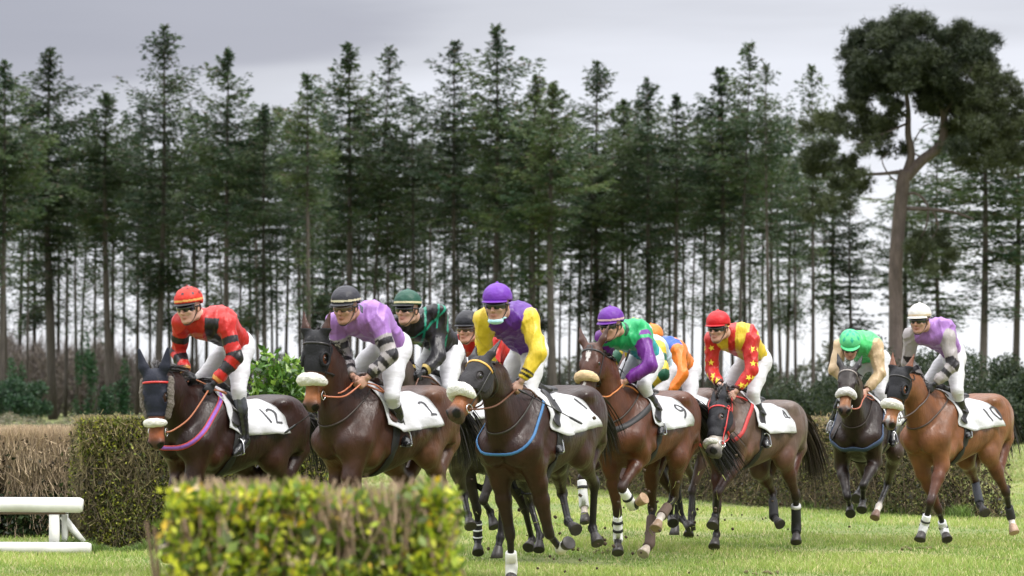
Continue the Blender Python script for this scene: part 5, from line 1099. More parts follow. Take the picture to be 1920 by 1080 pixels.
# grass: blades in tufts, denser near the camera
def grass(name, n, y0, y1, hmin, hmax, wd, xl, xr, seed, cols, label):
    r = np.random.default_rng(seed)
    y = (y0**-1+(y1**-1-y0**-1)*r.random(n))**-1
    xh = y*.157+1.3; x = r.uniform(-1, 1, n)*xh+0
    # patchiness
    pn = np.sin(x*1.7+y*.9)+np.sin(x*.6-y*1.3+2)+np.sin(x*3.1+y*2.3)*.6
    keep = r.random(n) < np.clip(.75+.22*pn, .3, 1); x, y, pn = x[keep], y[keep], pn[keep]; m = len(x)
    z = ground_z(x, y); h = r.uniform(hmin, hmax, m)*(1+.22*pn); th = r.uniform(0, math.pi*2, m); ln = r.uniform(.1, .9, m)*h
    w_ = wd*r.uniform(.6, 1.3, m); ph = r.uniform(0, math.pi, m)
    B = np.stack([x, y, z-.005], 1); S_ = np.stack([np.cos(ph), np.sin(ph), 0*ph], 1)*w_[:, None]
    Lr = np.stack([np.cos(th), np.sin(th), 0*th], 1)*ln[:, None]; up = np.zeros((m, 3)); up[:, 2] = h
    M_ = B+Lr*.35+up*.62; T_ = B+Lr+up*.95
    V = np.stack([B-S_, B+S_, M_+S_*.7, M_-S_*.7, T_], 1).reshape(-1, 3)
    i5 = np.arange(m)[:, None]*5
    ca, cb_, cc_ = [v3(c) for c in cols]; mixv = np.clip(.5+.25*pn+r.normal(0, .22, m), 0, 1)[:, None]
    C = ca*(1-mixv)+cb_*mixv; dry = r.random(m) < .13+.05*np.clip(pn, 0, 2); C[dry] = cc_*r.uniform(.7, 1.1, (dry.sum(), 1))
    C = np.repeat(C, 5, axis=0)
    o = mesh_np(name, V, [i5+[0, 1, 2, 3], i5+[3, 2, 4]], M_grass, None, C)
    tag(o, label, 'grass', kind='stuff')
M_grass = pmat('grass blade', attr=True, rough=.6, trans=.35)
GC = ((.15, .25, .045), (.36, .45, .105), (.62, .56, .28))
grass('grass', 420000, 25, 62, .022, .062, .0045, 0, 0, 11, GC, 'short bright green racecourse turf with pale dry blades under the horses')
grass('grass', 90000, 60, 170, .04, .09, .02, 0, 0, 12, ((.18, .25, .06), (.30, .35, .11), (.48, .44, .22)), 'distant pale green turf beyond the hedges')
# long tufts at the foot of the hedge and rail
def tufts(name, pts, n, hm, label, seed):
    r = np.random.default_rng(seed); A_ = Acc(); P_ = np.asarray(pts, float); seg_ = r.integers(0, len(P_)-1, n); t = r.random((n, 1))
    B = P_[seg_]*(1-t)+P_[seg_+1]*t+r.normal(0, .06, (n, 2)); m = n; h = r.uniform(.3, 1, m)*hm*(1+.5*np.sin(B[:, 0]*7)); th = r.uniform(0, 6.28, m)
    Bz = np.stack([B[:, 0], B[:, 1], ground_z(B[:, 0], B[:, 1])], 1); ph = r.uniform(0, 3.14, m); S_ = np.stack([np.cos(ph), np.sin(ph), 0*ph], 1)*.005
    Lr = np.stack([np.cos(th), np.sin(th), 0*th], 1)*(h*.6)[:, None]; up = np.zeros((m, 3)); up[:, 2] = h
    V = np.stack([Bz-S_, Bz+S_, Bz+Lr*.35+up*.62+S_*.7, Bz+Lr*.35+up*.62-S_*.7, Bz+Lr+up*.9], 1).reshape(-1, 3); i5 = np.arange(m)[:, None]*5
    C = np.repeat(v3(.10, .17, .035)*r.uniform(.6, 1.9, (m, 1))+v3(.05, .03, .01)*r.random((m, 1)), 5, axis=0)
    tag(mesh_np(name, V, [i5+[0, 1, 2, 3], i5+[3, 2, 4]], M_grass, None, C), label, 'grass', kind='stuff')
tufts('long_grass', [(-5.6, 32.6), (-4.4, 33.0), (-2.0, 33.2)], 9000, .14, 'longer tufts of grass along the foot of the rail and green hedge', 5)
tufts('long_grass', [(5.6, 42.2), (4.0, 46), (1.2, 60)], 9000, .16, 'longer grass along the foot of the hedge behind the right hand horses', 6)
A_ = Acc(); r_ = np.random.default_rng(33); M_div = pmat('torn turf', (.13, .11, .05), rough=.95, noise=.3, nscale=30)
for (cx, cy) in ((.38, 29.6), (.95, 30.4), (-.2, 29.2), (1.8, 31.0), (2.6, 33.2), (3.3, 30.2), (4.0, 33.9), (.9, 33.5), (2.2, 29.3), (3.0, 36.0), (4.4, 31.4), (1.4, 28.9)):
    for _ in range(14):
        p = v3(cx+r_.normal(0, .09), cy+r_.normal(0, .22), 0); p[2] = ground_z(p[0], p[1])+.012; s = r_.uniform(.006, .017)
        Vv, Qq = box_np(-v3(1, 1, .6)*s, v3(1.1, .8, .7)*s); A_.add(Vv@np.array(Matrix.Rotation(r_.uniform(0, 3), 3, Vector(r_.normal(0, 1, 3))))+p, Qq)
tag(A_.build('divots', M_div, None), 'torn brown hoof divots scattered in the turf', 'divots', kind='stuff')
# mud and clods kicked up by the hooves
M_soil = pmat('soil', (.05, .032, .018), rough=.95)
A_ = Acc(); r_ = np.random.default_rng(21)
for (cx, cy, cz, n) in ((.45, 27.3, .35, 26), (1.3, 31.4, .3, 22), (1.9, 33.5, .25, 14), (.1, 31.8, .3, 10), (3.9, 36.8, .7, 16), (1.5, 31.0, .5, 10), (.3, 27.2, .9, 8)):
    for _ in range(n):
        p = v3(cx, cy, cz)+r_.normal(0, 1, 3)*[.45, .3, .28]; p[2] = abs(p[2])+.02; s = r_.uniform(.004, .014)
        Vv, Qq = box_np(-v3(1, 1, 1)*s, v3(1, .8, .7)*s); A_.add(Vv@np.array(Matrix.Rotation(r_.uniform(0, 3), 3, Vector(r_.normal(0, 1, 3))))+p, Qq)
tag(A_.build('flying_clods', M_soil, None), 'small clods of earth thrown up around the hooves', 'clods', kind='stuff')
A_ = Acc()
for (cx, cy, cz, n) in ((.35, 27.1, .55, 26), (1.4, 31.3, .5, 26), (1.75, 33.3, .5, 12), (.0, 31.8, .4, 8)):
    for _ in range(n):
        p = v3(cx, cy, cz)+r_.normal(0, 1, 3)*[.35, .15, .25]; p[2] = abs(p[2])+.03; d = unit(r_.normal(0, 1, 3))*r_.uniform(.02, .06)
        sd_ = unit(np.cross(d, r_.normal(0, 1, 3)))*.0035; bend = r_.normal(0, .012, 3)
        A_.add([p-d-sd_, p-d+sd_, p+bend+sd_, p+bend-sd_, p+d], [(0, 1, 2, 3)], [(3, 2, 4)], col=v3(.30, .32, .10)*r_.uniform(.5, 1.3))
tag(A_.build('flying_grass', M_grass, None), 'torn blades of grass in the air around the hooves', 'grass', kind='stuff')
# ================================================================== RAIL
M_rail = pmat('white rail paint', (.78, .78, .77), rough=.35, noise=.05, nscale=4, vary=((.60, .60, .56), 3.0))
M_post = pmat('white post paint', (.70, .70, .66), rough=.6, noise=.08, nscale=9, bump=.2, bscale=40)
rail = empty('white_rail', (-5.0, 32.9, 0)); tag(rail, 'low white rail of two thick pipes on a braced post', 'rail')
def rl(name, V, *F, mat=M_rail, par=None): return Acc().add(np.asarray(V)-v3(-5.0, 32.9, 0), *F).build(name, mat, par or rail)
zt_ = 1.5-(946-745)/6400*32.9; 
rl('top_pipe', *tube_np([(-6.6, 32.9, zt_), (-5, 32.9, zt_), (-4.16, 32.9, zt_-.004), (-4.13, 32.9, zt_-.006)], [.073, .073, .073, .06], 20))
rl('bottom_pipe', *tube_np([(-6.6, 32.75, .055), (-5, 32.75, .055), (-4.06, 32.75, .05), (-4.03, 32.75, .05)], [.062, .062, .062, .05], 20))
rl('top_pipe_seat', *box_np((-6.6, 32.88, zt_-.092), (-4.3, 32.96, zt_-.066)), mat=pmat('weathered timber', (.16, .11, .08), rough=.8))
rl('post', *box_np((-4.45, 32.86, -.02), (-4.355, 32.95, zt_-.094)), mat=M_post)
rl('post', *box_np((-4.345, 32.98, -.02), (-4.29, 33.05, zt_-.094)), mat=M_post)
rl('brace', *tube_np([(-4.34, 33.0, zt_-.11), (-4.14, 33.0, .10)], .035, 4), mat=M_post)
# ================================================================== HEDGES
M_leafv = pmat('hedge leaf', attr=True, rough=.45, trans=.3, spec=.4)
M_twig = pmat('hedge twig', attr=True, rough=.8)
def leafquads(P, size, rg_, up=0.3, asp=.5):
    """pointed leaf: 4 corner rhombus, folded a little; random orientation"""
    n = len(P); d = rg_.normal(0, 1, (n, 3)); d[:, 2] += up; d /= np.linalg.norm(d, axis=1)[:, None]
    e = rg_.normal(0, 1, (n, 3)); e -= d*(e*d).sum(1)[:, None]; e /= np.linalg.norm(e, axis=1)[:, None]
    s = (size*rg_.uniform(.6, 1.3, n))[:, None]
    V = np.stack([P, P+d*s*.5+e*s*asp*.5, P+d*s, P+d*s*.5-e*s*asp*.5], 1).reshape(-1, 3)
    return V, np.arange(n)[:, None]*4+[0, 1, 2, 3]
def twigs(A, B, w, rg_):
    n = len(A); d = B-A; s = np.cross(d, rg_.normal(0, 1, (n, 3))); s /= np.linalg.norm(s, axis=1)[:, None]+1e-9
    t = np.cross(d, s); t /= np.linalg.norm(t, axis=1)[:, None]+1e-9; w = np.broadcast_to(w, (n,))[:, None]
    tri = [s*1.0, -s*.5+t*.87, -s*.5-t*.87]
    V = np.stack([A+q*w for q in tri]+[B+q*w*.45 for q in tri], 1).reshape(-1, 3); i = np.arange(n)[:, None]*6
    return V, np.concatenate([i+[0, 1, 4, 3], i+[1, 2, 5, 4], i+[2, 0, 3, 5]])
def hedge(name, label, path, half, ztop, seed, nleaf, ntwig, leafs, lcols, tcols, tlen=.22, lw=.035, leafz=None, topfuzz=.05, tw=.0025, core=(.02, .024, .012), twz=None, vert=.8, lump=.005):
    """path: list of (x, y) centre line; box-like clipped hedge, foliage mostly in its outer shell"""
    r = np.random.default_rng(seed); P_ = np.asarray(path, float); L_ = np.linalg.norm(np.diff(P_, axis=0), axis=1); cum = np.concatenate([[0], np.cumsum(L_)]); tot = cum[-1]
    base = v3(*P_.mean(0), 0); root = empty(name, base); tag(root, label, 'hedge')
    def place(n, shell):
        s = r.uniform(-half*.0, tot, n); k = np.clip(np.searchsorted(cum, s)-1, 0, len(L_)-1); t = (s-cum[k])/L_[k]
        c = P_[k]+(P_[k+1]-P_[k])*t[:, None]; d = (P_[k+1]-P_[k])/L_[k][:, None]; nrm = np.stack([-d[:, 1], d[:, 0]], 1)
        bul = 1+.07*np.sin(s*2.3+seed)+.05*np.sin(s*5.1)
        face = r.random(n); v = r.uniform(-1, 1, n); z = r.random(n); dep = np.abs(r.normal(0, shell, n))
        top = face < .38; sd = ~top
        v = np.where(sd, np.sign(v)*(1-dep/half), v); zz = ztop*(1+.012*np.sin(s*4+seed)+lump*(np.sin(s*13+seed)+.6*np.sin(s*29+1))-2.2*lump*np.clip(1-np.minimum(s, tot-s)/.16, 0, 1)**2)
        z = np.where(top, zz-dep*.8, z*zz)
        # a share of foliage on the two end faces
        en = r.random(n) < half/(half+tot)*1.2; endp = np.where(r.random(n) < .5, 0, 1)
        s2 = np.where(endp == 0, np.minimum(dep, .3), tot-np.minimum(dep, .3)); k2 = np.where(endp == 0, 0, len(L_)-1); t2 = (s2-cum[k2])/L_[k2]
        c2 = P_[k2]+(P_[k2+1]-P_[k2])*t2[:, None]; c = np.where(en[:, None], c2, c); v = np.where(en, r.uniform(-1, 1, n), v); z = np.where(en, r.random(n)*ztop, z)
        xy = c+nrm*(v*half*bul*(1-1.1*np.clip(z/ztop-.72, 0, 1)**1.6))[:, None]
        return np.stack([xy[:, 0], xy[:, 1], z], 1)
    A_ = Acc()
    T0 = place(ntwig, .10); dd = r.normal(0, .55, (ntwig, 3)); dd[:, 2] += vert; dd /= np.linalg.norm(dd, axis=1)[:, None]
    if twz: kp = r.random(ntwig) < np.interp(T0[:, 2]/ztop, twz[0], twz[1]); T0, dd = T0[kp], dd[kp]; ntwig = len(T0)
    ln = tlen*r.uniform(.4, 1.3, ntwig)[:, None]; T1 = T0+dd*ln*.5; T0 = T0-dd*ln*.5
    over = T1[:, 2] > ztop+topfuzz; T1[over, 2] = ztop+topfuzz*r.random(over.sum()); T0[:, 2] = np.maximum(T0[:, 2], 0)
    tv, tf = twigs(T0-base, T1-base, tw*r.uniform(.6, 1.8, ntwig), r)
    ct = v3(tcols[0])+(v3(tcols[1])-v3(tcols[0]))*np.clip(r.normal(.2, .35, (ntwig, 1))+.8*(T0[:, 2:3]/ztop)**2-.1, 0, 1)
    A_.add(tv, tf, col=np.repeat(ct, 6, axis=0)); A_.build('twigs', M_twig, root)
    # upright stems
    A_ = Acc(); ns_ = int(tot*9)+4; b = place(ns_, .25); b[:, 2] = 0; e = b+np.stack([r.normal(0, .12, ns_), r.normal(0, .12, ns_), np.full(ns_, ztop*.9)], 1)
    tv, tf = twigs(b-base, e-base, r.uniform(.008, .02, ns_), r); A_.add(tv, tf, col=v3(tcols[0])*1.2); A_.build('stems', M_twig, root)
    if nleaf:
        Lp = place(nleaf, .07)
        clump = np.sin(Lp[:, 0]*9+seed)+np.sin(Lp[:, 2]*8+Lp[:, 1]*5)+np.sin(Lp[:, 0]*4.3-Lp[:, 2]*5); keep = r.random(nleaf) < np.clip(.55+.3*clump, .06, 1)
        if leafz: keep &= r.random(nleaf) < np.interp(Lp[:, 2]/ztop, leafz[0], leafz[1])
        Lp = Lp[keep]; lv, lf = leafquads(Lp-base, lw, r, .5, .55); m = len(Lp)
        pick = r.choice(len(lcols), m, p=[c[3] for c in lcols]); cc = np.array([c[:3] for c in lcols])[pick]*r.uniform(.65, 1.25, (m, 1))
        Acc().add(lv, lf, col=np.repeat(cc, 4, axis=0)).build('leaves', M_leafv, root, smooth=False)
    # dense inner growth
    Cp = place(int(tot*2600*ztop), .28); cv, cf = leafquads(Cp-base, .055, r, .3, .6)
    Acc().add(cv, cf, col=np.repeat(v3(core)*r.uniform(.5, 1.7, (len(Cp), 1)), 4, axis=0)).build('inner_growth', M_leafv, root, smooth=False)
    return root
LG = [(.10, .12, .030, .32), (.20, .24, .04, .34), (.40, .42, .05, .24), (.05, .065, .02, .10)]
# clipped green hedge at the left, running behind the first horse
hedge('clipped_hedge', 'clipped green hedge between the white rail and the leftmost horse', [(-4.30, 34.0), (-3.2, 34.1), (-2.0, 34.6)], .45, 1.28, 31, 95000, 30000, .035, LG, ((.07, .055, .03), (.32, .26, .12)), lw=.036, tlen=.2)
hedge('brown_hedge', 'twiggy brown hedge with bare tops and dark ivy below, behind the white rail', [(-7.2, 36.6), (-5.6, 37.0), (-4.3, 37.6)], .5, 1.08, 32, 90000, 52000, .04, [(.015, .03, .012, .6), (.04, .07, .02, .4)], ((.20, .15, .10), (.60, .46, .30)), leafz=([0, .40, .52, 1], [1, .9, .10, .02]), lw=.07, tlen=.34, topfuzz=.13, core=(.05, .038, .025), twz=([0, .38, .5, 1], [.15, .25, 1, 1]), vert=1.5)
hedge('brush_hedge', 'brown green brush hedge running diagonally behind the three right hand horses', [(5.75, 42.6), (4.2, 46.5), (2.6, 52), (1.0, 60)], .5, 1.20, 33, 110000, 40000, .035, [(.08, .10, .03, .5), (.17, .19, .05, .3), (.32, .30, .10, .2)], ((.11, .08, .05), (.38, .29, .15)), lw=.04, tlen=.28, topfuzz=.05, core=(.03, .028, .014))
hedge('front_hedge', 'leafy yellow green hedge in the near foreground, out of focus', [(-1.17, 11.75), (-.70, 11.8), (-.205, 11.75)], .22, 1.185, 34, 56000, 1900, .04, [(.30, .38, .03, .38), (.56, .58, .05, .32), (.14, .24, .03, .20), (.75, .50, .05, .04), (.48, .38, .24, .06)], ((.20, .13, .09), (.42, .30, .20)), lw=.038, tlen=.15, tw=.0038, topfuzz=.05, core=(.10, .14, .022), vert=2.2, lump=.013)
# laurel bush between the first two horses
def bush(name, label, c, rad, n, lw, cols, seed, asp=.45, mat=None, cat='bush', lumps=7, trunk=True, up=.4):
    r = np.random.default_rng(seed); base = v3(c[0], c[1], 0); root = empty(name, base); tag(root, label, cat)
    ctr = r.normal(0, .42, (lumps, 3))*v3(rad)+v3(0, 0, c[2]); rr = r.uniform(.35, .62, (lumps, 1))
    k = r.integers(0, lumps, n); d = r.normal(0, 1, (n, 3)); d /= np.linalg.norm(d, axis=1)[:, None]
    P_ = ctr[k]+d*v3(rad)*rr[k]*(r.random((n, 1))**.33)*1.1; P_ = P_[P_[:, 2] > .02]
    m = len(P_); lv, lf = leafquads(P_, lw, r, up, asp); pick = r.choice(len(cols), m, p=[q[3] for q in cols]); cc = np.array([q[:3] for q in cols])[pick]*r.uniform(.6, 1.3, (m, 1))
    Acc().add(lv, lf, col=np.repeat(cc, 4, axis=0)).build('leaves', mat or M_leafv, root, smooth=False)
    A_ = Acc()
    for i in range(lumps):
        e = ctr[i]; b = v3(r.normal(0, .1*rad[0]), r.normal(0, .1*rad[1]), 0); A_.add(*tube_np([b, b*.5+e*.5+r.normal(0, .04, 3), e], [rad[0]*.05, rad[0]*.035, rad[0]*.015], 5), col=(.05, .035, .025))
    A_.build('stems', M_twig, root); return root
bush('laurel_bush', 'glossy green laurel bush standing above the hedge between the two leftmost horses', (-2.36, 35.6, 1.22), (.36, .35, .66), 3600, .12, [(.09, .20, .03, .4), (.24, .38, .06, .40), (.04, .09, .02, .20)], 41, .38, pmat('laurel leaf', attr=True, rough=.28, trans=.2))
# ================================================================== TREES
M_bark = pmat('conifer bark', (.070, .058, .052), rough=.9, noise=.35, nscale=3, stretch=(3, 3, .5), bump=.5, bscale=8, bdist=.05, objrand=.30)
M_barkiv = pmat('ivy covered foot', attr=True, rough=.7)
M_needle = pmat('conifer needles', attr=True, rough=.6, objrand=.42, trans=.3)
M_pine = pmat('pine needles', attr=True, rough=.6, trans=.2)
def conifer_mesh(seed, Ht, cb, Lm, droop, dens, thin=0, rt=.165):
    r = np.random.default_rng(seed); tr = Acc(); bend = r.normal(0, .22, 2)
    zz = np.linspace(0, Ht, 9); px_ = bend[0]*np.sin(zz/Ht*3+seed); py_ = bend[1]*np.sin(zz/Ht*2.5)
    r0 = rt*Ht/24*r.uniform(.75, 1.3)
    tr.add(*tube_np(np.stack([px_, py_, zz], 1), r0*(1-zz/Ht)**.75+.012+.12*np.exp(-zz/.8)*r0, 9))
    pts, dirs, kind = [], [], []; twA, twB = [], []
    z = cb
    def ax(z_): return v3(np.interp(z_, zz, px_), np.interp(z_, zz, py_), z_)
    # dead and sparse branches under the crown
    for _ in range(int(34*(1+thin))):
        zb_ = r.uniform(Ht*.30, cb); th = r.uniform(0, 6.28); L = r.uniform(.4, 1.9); b = ax(zb_); d = v3(math.cos(th), math.sin(th), r.uniform(-.35, .2)); twA.append(b); twB.append(b+d*L)
        if r.random() < .24+.5*(zb_/cb)**2:
            nn_ = r.integers(20, 70); t = r.uniform(.25, 1.2, nn_)[:, None]; q = b+d*L*t+r.normal(0, .28, (nn_, 3)); pts.append(q); dirs.append(np.repeat(unit(d)[None], nn_, 0))
    while z < Ht-.15:
        f = (z-cb)/(Ht-cb); L0 = min(Lm*min(1, .6+f*2.2), .10+.36*(Ht-z)+.045*(Ht-z)**2)*(1+.22*math.sin(z*1.9+seed)+.12*math.sin(z*4.1+seed*2)); env = L0/Lm
        nb_ = r.integers(5, 8)
        for q in range(nb_):
            if r.random() < .10+.20*(f < .25): continue
            th = r.uniform(0, 6.28); L = max(.15, L0*r.uniform(.55, 1.25)); e0 = r.uniform(.0, .25)+.55*f**2.2
            b = ax(z); hd_ = v3(math.cos(th), math.sin(th), 0); dr = droop*(1-f)*r.uniform(.4, 1.4)
            ts = np.linspace(.12, 1, max(3, int(L*3.2))); line = b+hd_*L*ts[:, None]+v3(0, 0, 1)*(e0*L*ts-dr*L*ts**2*.45+.12*L*ts**4)[:, None]
            twA.append(b); twB.append(line[len(line)//2]); twA.append(line[len(line)//2]); twB.append(line[-1])
            per = int(max(2, dens*(1.0+.4*r.random())*min(1, .25+L*.5)))
            for p_, t_ in zip(line, ts):
                w_ = .06+.26*min(L, 2.2)*math.sin(math.pi*min(.98, t_*.82+.10)); nn_ = per
                off = r.normal(0, 1, (nn_, 3))*[w_, w_, .065+.03*w_]; off -= hd_*(off@hd_)[:, None]*.35
                o2 = p_+off-v3(0, 0, 1)*(np.abs(off[:, :2]).sum(1)*.22)[:, None]; pts.append(o2)
                dd = hd_*r.uniform(.4, 1.1)+off/ (w_+.01)*.5; dd[:, 2] -= .10; dirs.append(dd)
        z += r.uniform(.38, .66)*(1 if f < .8 else .62)
    pts = np.concatenate(pts); dirs = np.concatenate(dirs); dirs /= np.linalg.norm(dirs, axis=1)[:, None]+1e-9; n = len(pts)
    e = r.normal(0, 1, (n, 3)); e[:, 2] *= .5; e -= dirs*(e*dirs).sum(1)[:, None]; e /= np.linalg.norm(e, axis=1)[:, None]
    s = r.uniform(.16, .40, n)[:, None]; wv = r.uniform(.03, .075, n)[:, None]
    V = np.stack([pts-dirs*s*.5, pts+e*wv, pts+dirs*s*.6, pts-e*wv], 1).reshape(-1, 3)
    tone = np.sin(pts[:, 0]*1.6+seed)+np.sin(pts[:, 2]*1.3+pts[:, 1]*1.2)+r.normal(0, .6, n)
    fz = np.clip((pts[:, 2]-cb)/(Ht-cb), 0, 1)
    c = v3(.018, .047, .021)+(v3(.076, .112, .032)-v3(.018, .047, .021))*np.clip(.35+.2*tone+.15*fz, 0, 1)[:, None]
    br = r.random(n) < .05; c[br] = (.10, .075, .045)
    crown = mesh_np('crown', V, np.arange(n)[:, None]*4+[0, 1, 2, 3], M_needle, None, np.repeat(c, 4, axis=0), False, link=False)
    tv, tf = twigs(np.array(twA), np.array(twB), r.uniform(.012, .035, len(twA)), r); tr.add(tv, tf)
    trunk = tr.build('trunk', M_bark, None, link=False)
    return crown, trunk, n
protos = []
for i, (Ht, cb, Lm, dr, dens, thin) in enumerate([(24, 11.5, 2.7, .5, 9, 0), (24, 9.5, 2.4, .6, 8, .3), (24, 13, 2.9, .45, 10, 0), (24, 8, 2.2, .7, 6, .6), (24, 12, 2.3, .4, 8, .2), (24, 10, 3.0, .6, 7, .3), (24, 14.5, 2.2, .5, 8, .2), (24, 12.5, 2.6, .55, 9, 0), (24, 13.5, 2.2, .5, 6, .5), (24, 14.5, 2.0, .4, 6, .2), (24, 12.5, 2.2, .6, 6, .8)]):
    protos.append(conifer_mesh(100+i, Ht, cb+1.0, Lm*1.25, dr, dens*1.75, thin, .25 if i < 8 else .15))
tr_n = 0
def conifer(x, y, top, pi, label, group, rot=None, wide=1.0):
    global tr_n
    cr_, tk, _ = protos[pi % len(protos)]; tr_n += 1
    root = empty('conifer', (x, y, 0), rot if rot is not None else (tr_n*2.399) % 6.283); k = top/24; root.scale = (k*wide, k*wide, k)
    tag(root, label, 'tree', group)
    for nm, me in (('crown', cr_), ('trunk', tk)):
        o = bpy.data.objects.new(nm, me); COL.objects.link(o); o.parent = root
    return root
def px2x(px_, y): return (px_-960)/6400*y
def top2z(py, y): return 1.5+(745-py)/6400*y
# the tall firs whose tops stand out against the sky (x, top y in the photograph's 1920 px frame)
G1 = 'firs of the plantation with tops above the skyline'
peaks = [(4, 112, 'fir cut by the left edge of the view'), (100, 88, 'fir with a fine pointed top, second from the left edge'), (205, 168, 'shorter fir left of the tallest left hand fir'),
 (300, 42, 'tallest fir of the left side, narrow spire above the leftmost jockey'), (425, 90, 'fir with a thin leaning leader right of the tall left spire'), (500, 190, 'low topped fir in the dip between two taller firs on the left'),
 (577, 132, 'dense fir left of the lilac rider with the dark grey helmet'), (650, 80, 'tall fir directly above the jockey in lilac with the dark grey helmet'), (716, 84, 'dark fir between the lilac rider and the dark green helmet'),
 (770, 172, 'shorter fir above the jockey with the dark green helmet'), (852, 72, 'open branched fir above the jockey in plain red'), (925, 46, 'tallest fir of the middle, with open top branches above the centre rider'),
 (1005, 138, 'dark fir just right of the tallest middle fir'), (1042, 150, 'fir between the centre rider and the bright bay horse'), (1125, 110, 'fir with a pointed leader above the purple helmet with the pink band'),
 (1172, 185, 'low fir right of the purple helmet with the pink band'), (1215, 140, 'fir above the orange jockey'), (1265, 172, 'slim fir left of the red helmet'), (1345, 125, 'tall fir above the plain red helmet'), (1398, 75, 'tallest fir right of the red helmet, dark pointed crown'),
 (1442, 112, 'thin crowned fir at the right end of the dense plantation'), (1524, 118, 'slender separate fir with a thin crown left of the big pine')]
rp = np.random.default_rng(3)
for i, (px_, py, lb) in enumerate(peaks):
    y = 212+(i*37 % 20); conifer(px2x(px_, y), y, top2z(py, y), i, lb, G1, wide=1.0 if i not in (20, 21) else .8)
# slimmer trees in the rows behind
zones = [(-30, 170, 'far left of the leftmost jockey'), (170, 420, 'behind the leftmost jockey'), (420, 600, 'between the leftmost jockey and the first lilac rider'), (600, 820, 'behind the first lilac rider and the green helmet'), (820, 1040, 'behind the centre rider'), (1040, 1290, 'behind the green and purple rider'), (1290, 1490, 'behind the red and yellow rider')]
for z0_, z1_, wh in zones:
    n = int((z1_-z0_)/17.5)
    for i in range(n):
        px_ = z0_+(z1_-z0_)*(i+rp.uniform(.1, .9))/n; y = rp.uniform(228, 270); tp = rp.uniform(190, 290)
        conifer(px2x(px_, y), y, top2z(tp, y), int(rp.choice([8, 9, 10, 6, 8, 9, 10, 3])), 'slim conifer in the back rows '+wh, 'back row conifers '+wh, wide=rp.uniform(.8, 1.0))
# looser trees at the right
G3 = 'scattered conifers at the right'
for (px_, tp, y, pi, wd, lb) in [(1600, 330, 235, 3, 1.0, 'thin fir just left of the big pine trunk'), (1492, 300, 245, 6, .8, 'short thin conifer at the edge of the gap right of the plantation'), (1840, 130, 205, 5, 1.5, 'broad conifer with a straight trunk right of the big pine'), (1700, 330, 240, 1, 1.2, 'conifer seen through the boughs right of the big pine trunk'), (1905, 190, 215, 0, 1.3, 'conifer cut by the right edge of the view'), (1765, 260, 228, 3, 1.2, 'thin conifer between the big pine and the broad right hand conifer'), (1556, 255, 238, 1, .9, 'slim conifer behind the pale green rider')]:
    conifer(px2x(px_, y), y, top2z(tp, y), pi, lb, G3, wide=wd)
# trees standing left and right of the view, for side steps
for i in range(10):
    y = rp.uniform(212, 250); px_ = rp.choice([-60-i*42, 1970+i*45])
    conifer(px2x(px_, y), y, top2z(rp.uniform(100, 250), y), i, 'conifer standing outside the picture edge', 'conifers beyond the edges of the view')
